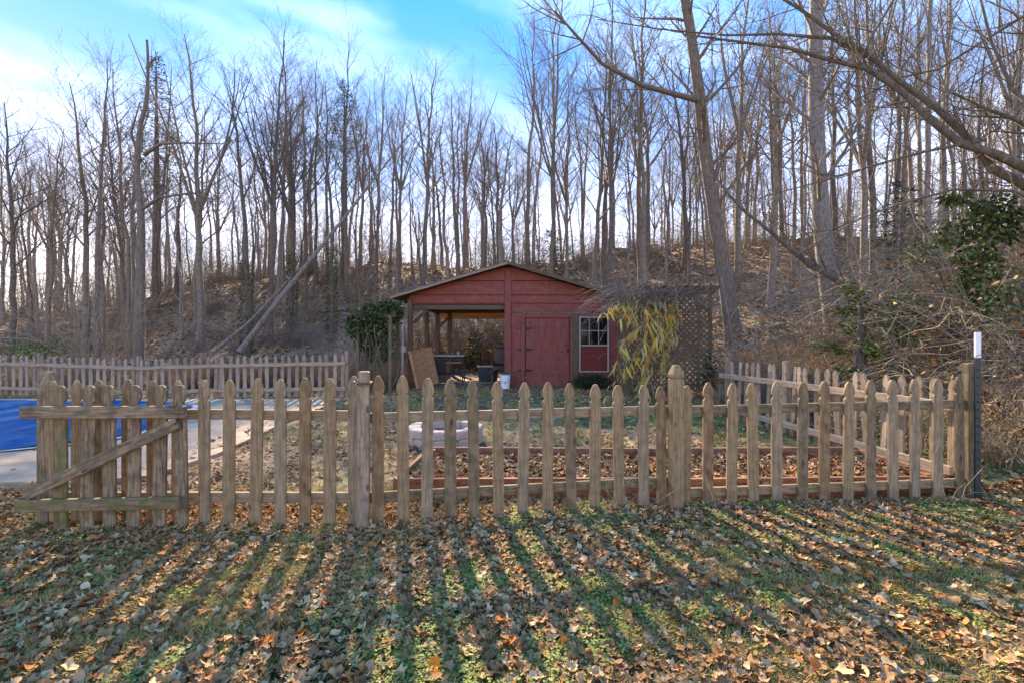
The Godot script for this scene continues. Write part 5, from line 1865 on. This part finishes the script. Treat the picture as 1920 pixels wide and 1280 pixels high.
func make_brush() -> void:
	var rg := RandomNumberGenerator.new()
	rg.seed = 501
	var forms := []
	for k in 5:
		forms.append(brush_form(510 + k, 2.0, 1.6, 30, -0.12))
	var tall := []
	for k in 3:
		tall.append(brush_form(520 + k, 3.6, 2.0, 26, -0.03))
	var dead := []
	for k in 3:
		var lb := MB.new()
		for q in 260:
			var p := Vector3(rg.randfn() * 0.55, pow(rg.randf(), 1.3) * 1.7 + 0.03, rg.randfn() * 0.55)
			var dd := Vector3(rg.randfn(), rg.randfn() - 0.5, rg.randfn()).normalized() * rg.randf_range(0.05, 0.10)
			lb.col = LEAF_COLS[rg.randi() % LEAF_COLS.size()]
			if q % 5 == 0:
				lb.col = Color(0.10, 0.12, 0.035).lerp(Color(0.18, 0.18, 0.06), rg.randf())
			lb.leaf(p, dd, dd.cross(Vector3(rg.randfn(), rg.randfn(), rg.randfn())).normalized(), 0.022, rg.randf_range(-0.4, 0.4))
		dead.append(lb.mesh())
	var place := func(px: float, d: float, sc: float, fm: Mesh, mt: Material, label: String, group: String, called := "bramble_shrub") -> Node3D:
		var at := G(px, d)
		var o := thing(called, label, "shrub", at, group)
		o.transform = Transform3D(Basis(Vector3.UP, rg.randf() * TAU).scaled(Vector3.ONE * sc), at - Vector3(0, 0.03, 0))
		part(o, "stems", fm, mt)
		if group.begins_with("brambles"):
			var lo := part(o, "leaves", dead[rg.randi() % 3], mats.leaf)
			lo.set_meta("kind", "stuff")
		return o
	var near_label := "tangled tan bramble on the bank right of the front fence"
	for q in [[1905, 5.2, 0.95], [1990, 5.8, 1.2], [1900, 7.0, 1.2], [1980, 7.8, 1.4], [1840, 8.6, 1.2], [1700, 8.8, 0.9], [1760, 9.8, 1.2], [1900, 9.6, 1.5], [2040, 6.6, 1.4], [1800, 8.0, 1.2], [1870, 8.0, 1.6], [1690, 10.2, 1.2], [1820, 10.6, 1.7], [1930, 8.8, 1.8]]:
		place.call(q[0], q[1], q[2], forms[rg.randi() % 5], mats.bark_warm if rg.randf() < 0.3 else mats.straw_stem, near_label, "brambles on the right bank")
	for q in [[1420, 10.3, 0.8], [1480, 10.8, 0.9], [1550, 10.2, 0.75], [1380, 11.8, 0.9], [1520, 12.5, 1.0], [1640, 12.0, 1.1], [1440, 8.6, 0.55], [1500, 8.0, 0.5], [1560, 7.4, 0.5]]:
		place.call(q[0], q[1], q[2], forms[rg.randi() % 5], mats.straw_stem if rg.randf() < 0.6 else mats.bark_warm, "tangled dry bramble behind the leaning side fence", "brambles behind the side fence")
	for q in [[1700, 12.0, 1.1], [1800, 12.5, 1.2], [1880, 11.5, 1.2], [1950, 13.0, 1.3], [1600, 14.0, 1.0], [1740, 14.5, 1.2], [1480, 15.0, 1.0], [1850, 15.0, 1.4], [1960, 10.2, 1.2]]:
		place.call(q[0], q[1], q[2], tall[rg.randi() % 3], mats.bark, "tall thin stemmed thicket at the wood edge beyond the side fence", "thickets at the wood edge")
	for k in 190:
		var px := rg.randf_range(690, 1700) if k % 2 == 0 else rg.randf_range(-20, 690)
		place.call(px, rg.randf_range(19.0, 40.0) if k < 115 else rg.randf_range(34.0, 43.0), rg.randf_range(0.4, 1.0), forms[rg.randi() % 5], mats.bark, "low bare shrub on the wooded slope " + ("behind the low end of the back fence" if px < 330 else ("above the grey back fence" if px < 690 else ("behind the shed" if px < 1180 else "beyond the lattice trellis"))), "low shrubs of the slope")
	for q in [[720, 20.0, 1.4], [1050, 21.0, 1.3], [1180, 20.0, 1.3], [1230, 18.5, 1.0], [1290, 18.0, 1.1], [880, 21.5, 1.1], [600, 18.6, 0.9], [660, 16.0, 0.8], [690, 14.6, 0.75]]:
		place.call(q[0], q[1], q[2], forms[rg.randi() % 5], mats.bark_pale, "pale tangled shrub close behind the shed and back fence", "shrubs behind the shed")
	for k in 64:
		var px := rg.randf_range(560, 1750) if k % 3 > 0 else rg.randf_range(0, 560)
		place.call(px, rg.randf_range(28.0, 42.0), rg.randf_range(0.8, 1.5), tall[rg.randi() % 3], mats.bark if k % 2 == 0 else mats.bark_warm, "thin many stemmed sapling thicket along the ridge " + ("above the back fence" if px < 690 else ("behind the shed" if px < 1180 else "beyond the lattice trellis")), "sapling thickets of the ridge", "sapling_thicket")
	# fan of arching stems at the low bank
	var fan := MB.new()
	for k in 34:
		var s := rg.randf_range(-1, 1)
		var pts := twig_path(fan, rg, Vector3(s * 0.35, 0, rg.randf_range(-0.3, 0.3)), Vector3(s * 0.9 + rg.randf_range(-0.2, 0.2), 1.3, rg.randf_range(-0.3, 0.5)), rg.randf_range(2.2, 4.6), rg.randf_range(0.012, 0.024), -0.05, 9)
		for q in 7:
			twig_path(fan, rg, pts[rg.randi_range(3, 8)], Vector3(s + rg.randfn() * 0.5, rg.randf_range(0, 1), rg.randfn() * 0.4), rg.randf_range(0.5, 1.5), 0.006, -0.06, 5)
	var o := thing("fan_shrub", "large shrub with a fan of long arching tan stems behind the back fence", "shrub", G(178, 13.6))
	part(o, "stems", fan.mesh(), mats.straw_stem)
	# dry stems in front of the fence
	for q in [[980, 3.55, 0.34], [1150, 3.62, 0.30], [1205, 3.66, 0.34], [1790, 3.85, 0.4], [1340, 3.7, 0.28]]:
		var m := MB.new()
		for k in 7:
			var p := twig_path(m, rg, Vector3(rg.randf_range(-0.1, 0.1), 0, rg.randf_range(-0.03, 0.03)), Vector3(rg.randfn() * 0.9, 0.8, rg.randfn() * 0.3), q[2] * rg.randf_range(0.6, 1.5), 0.0035, -0.12, 7)
			twig_path(m, rg, p[4], Vector3(rg.randfn(), 0.3, rg.randfn()), 0.1, 0.002, -0.1, 4)
		var at := G(q[0], q[1])
		var w := thing("dry_stem", "small dry weed stems tangled at the foot of the front fence", "weed", at, "dry stems along the fence foot")
		part(w, "stems", m.mesh(), mats.straw_stem)
	# ivy mass on a dead snag at the right
	o = thing("ivy_snag", "dark glossy ivy mass wrapped round a dead snag above the brambles", "ivy", G(1845, 6.4))
	var r2 := RandomNumberGenerator.new()
	r2.seed = 530
	var iv := MB.new()
	var by := o.position
	for e in [[1860, 385, 0.42, 0.30, 260], [1835, 420, 0.40, 0.36, 280], [1880, 430, 0.34, 0.40, 230], [1825, 470, 0.34, 0.40, 250], [1850, 500, 0.30, 0.34, 200], [1815, 530, 0.20, 0.35, 240], [1790, 372, 0.26, 0.13, 130], [1905, 405, 0.18, 0.2, 110], [1840, 580, 0.16, 0.45, 230], [1780, 440, 0.12, 0.3, 90], [1870, 545, 0.3, 0.3, 130]]:
		leafy(iv, r2, P(e[0], e[1], 6.4) - by, Vector3(e[2], e[3], e[2]) * 0.75, e[4], 0.085, Color(0.03, 0.048, 0.014), Color(0.12, 0.14, 0.05), 0.9)
	var f := part(o, "foliage", iv.mesh(), mats.ivy)
	f.set_meta("kind", "stuff")
	iv = MB.new()
	iv.tube(PackedVector3Array([Vector3(0, -0.1, 0), P(1838, 540, 6.4) - by, P(1848, 380, 6.4) - by]), PackedFloat32Array([0.08, 0.06, 0.03]), 7)
	part(o, "trunk", iv.mesh(), mats.bark_dark)
	# leafy vine sheets in the brush
	var spots := [[1695, 600, 7.6, 0.38, 0.6, 900, "honeysuckle vine with small green leaves draped beside the cedar"], [1900, 885, 4.9, 0.35, 0.14, 420, "low green ivy patch at the foot of the bank by the stake"], [1740, 470, 8.0, 0.6, 0.4, 300, "thin green vine leaves high in the brush"], [1110, 715, 13.3, 0.75, 0.30, 1100, "dark low evergreen shrub under the shed window"], [950, 712, 13.45, 0.14, 0.5, 160, "small ivy clump creeping up the shed trim beside the bucket"], [700, 720, 12.3, 0.5, 0.35, 260, "sparse green undergrowth at the arbor foot"], [60, 655, 13.0, 1.1, 0.35, 700, "low green shrub behind the far end of the back fence"], [1330, 700, 10.9, 0.22, 0.6, 420, "dark ivy climbing the right post of the trellis"], [888, 660, 19.0, 0.4, 1.2, 900, "ivy covered stump seen through the open shed bay"], [1885, 560, 6.0, 0.4, 0.7, 420, "loose green vine climbing through the right bank brambles"]]
	for s in spots:
		var at := P(s[0], s[1], s[2])
		var base := Vector3(at.x, gh(at.x, at.z), at.z)
		var v := thing("leafy_vine", s[6], "vine", base)
		var m := MB.new()
		leafy(m, r2, at - base, Vector3(s[3], s[4], s[3] * 0.7), s[5], 0.075 if s[2] > 6 else 0.06, Color(0.07, 0.09, 0.025), Color(0.19, 0.21, 0.09))
		if s[6].begins_with("dark") or s[6].begins_with("ivy"):
			m = MB.new()
			leafy(m, r2, at - base, Vector3(s[3], s[4], s[3] * 0.7), s[5], 0.075, Color(0.015, 0.03, 0.012), Color(0.05, 0.07, 0.03))
		var fo := part(v, "foliage", m.mesh(), mats.ivy)
		fo.set_meta("kind", "stuff")
		m = MB.new()
		for k in 10:
			twig_path(m, r2, Vector3(r2.randf_range(-0.5, 0.5) * s[3], 0, 0), Vector3(r2.randf_range(-0.3, 0.3), 1, 0), maxf(at.y - base.y + s[4] * 0.6, 0.1), 0.008, 0.0, 7)
		part(v, "stems", m.mesh(), mats.bark)

func make_weeds() -> void:
	weed_stand("dry_weed_stand", "tall rusty dry weeds between the back fence and the wooded slope", func(r: RandomNumberGenerator) -> Vector3:
		var d := r.randf_range(13.2, 17.5)
		return Vector3(r.randf_range(-0.75, -0.22) * d, 0, -d), 700, 601, 0.9, Color(0.33, 0.165, 0.07), Color(0.24, 0.15, 0.075))
	weed_stand("dry_weed_stand", "tall golden dry weeds seen through and behind the open shed bay", func(r: RandomNumberGenerator) -> Vector3:
		var d := r.randf_range(19.2, 23.5)
		return Vector3(r.randf_range(-0.28, 0.12) * d, 0, -d), 420, 602, 1.25, Color(0.30, 0.18, 0.07), Color(0.22, 0.125, 0.05))
	weed_stand("dry_weed_stand", "dry tan weeds between the trellis and the side fence", func(r: RandomNumberGenerator) -> Vector3:
		var d := r.randf_range(9.0, 14.5)
		return Vector3(r.randf_range(0.46, 0.85) * d, 0, -d), 620, 603, 0.8, Color(0.37, 0.25, 0.12), Color(0.30, 0.18, 0.09))
	weed_stand("dry_weed_stand", "dry straw weeds through the brambles on the right bank", func(r: RandomNumberGenerator) -> Vector3:
		return Vector3(r.randf_range(4.7, 10.0), 0, r.randf_range(-9.5, -4.6)), 380, 604, 0.75, Color(0.42, 0.29, 0.15), Color(0.32, 0.20, 0.11))
	weed_stand("dry_weed_stand", "sparse dry weeds along the low end of the back fence", func(r: RandomNumberGenerator) -> Vector3:
		var d := r.randf_range(13.0, 18.0)
		return Vector3(r.randf_range(-1.25, -0.75) * d, 0, -d), 300, 605, 0.8, Color(0.30, 0.19, 0.10), Color(0.22, 0.15, 0.09))

func _ready() -> void:
	noise.seed = 1
	noise.frequency = 0.06
	noise_b.seed = 2
	noise_b.frequency = 0.06
	set_up_view()
	make_materials()
	var ground := make_ground()
	make_pool()
	make_shed()
	make_woods()
	conifer("pine_tree", "tall thin hazy pine beside the dead snag", G(292, 30.0), 17.0, 3.6, 701, Color(0.05, 0.065, 0.03), Color(0.10, 0.115, 0.06), 0.22, 0.45, 0.6)
	conifer("pine_tree", "sparse evergreen top between the bare trees above the back fence", G(645, 34.0), 14.5, 3.4, 702, Color(0.06, 0.07, 0.03), Color(0.12, 0.125, 0.06), 0.22, 0.6, 0.45)
	conifer("cedar_bush", "olive green cedar bush beside the dark bent trunk", G(1612, 8.2), 1.9, 1.5, 703, Color(0.06, 0.085, 0.02), Color(0.14, 0.16, 0.045), 0.16, 0.02, 3.2)
	conifer("pine_tree", "small dark pine behind the brush near the ivy snag", G(1690, 13.5), 4.9, 1.9, 704, Color(0.03, 0.045, 0.02), Color(0.07, 0.085, 0.035), 0.16, 0.45, 1.0)
	conifer("pine_tree", "low dark evergreen on the slope above the shed ridge", G(1035, 30.0), 3.4, 3.6, 705, Color(0.05, 0.05, 0.03), Color(0.10, 0.09, 0.055), 0.2, 0.05, 1.0)
	make_slope_branches()
	make_trellis()
	make_arbor()
	make_raised_bed()
	make_fire_ring()
	make_front_fence()
	make_back_fence()
	make_side_fence()
	make_bay_things()
	make_yellow_bush()
	make_brush()
	make_weeds()
	scatter_leaves(ground)
	scatter_plants(ground)
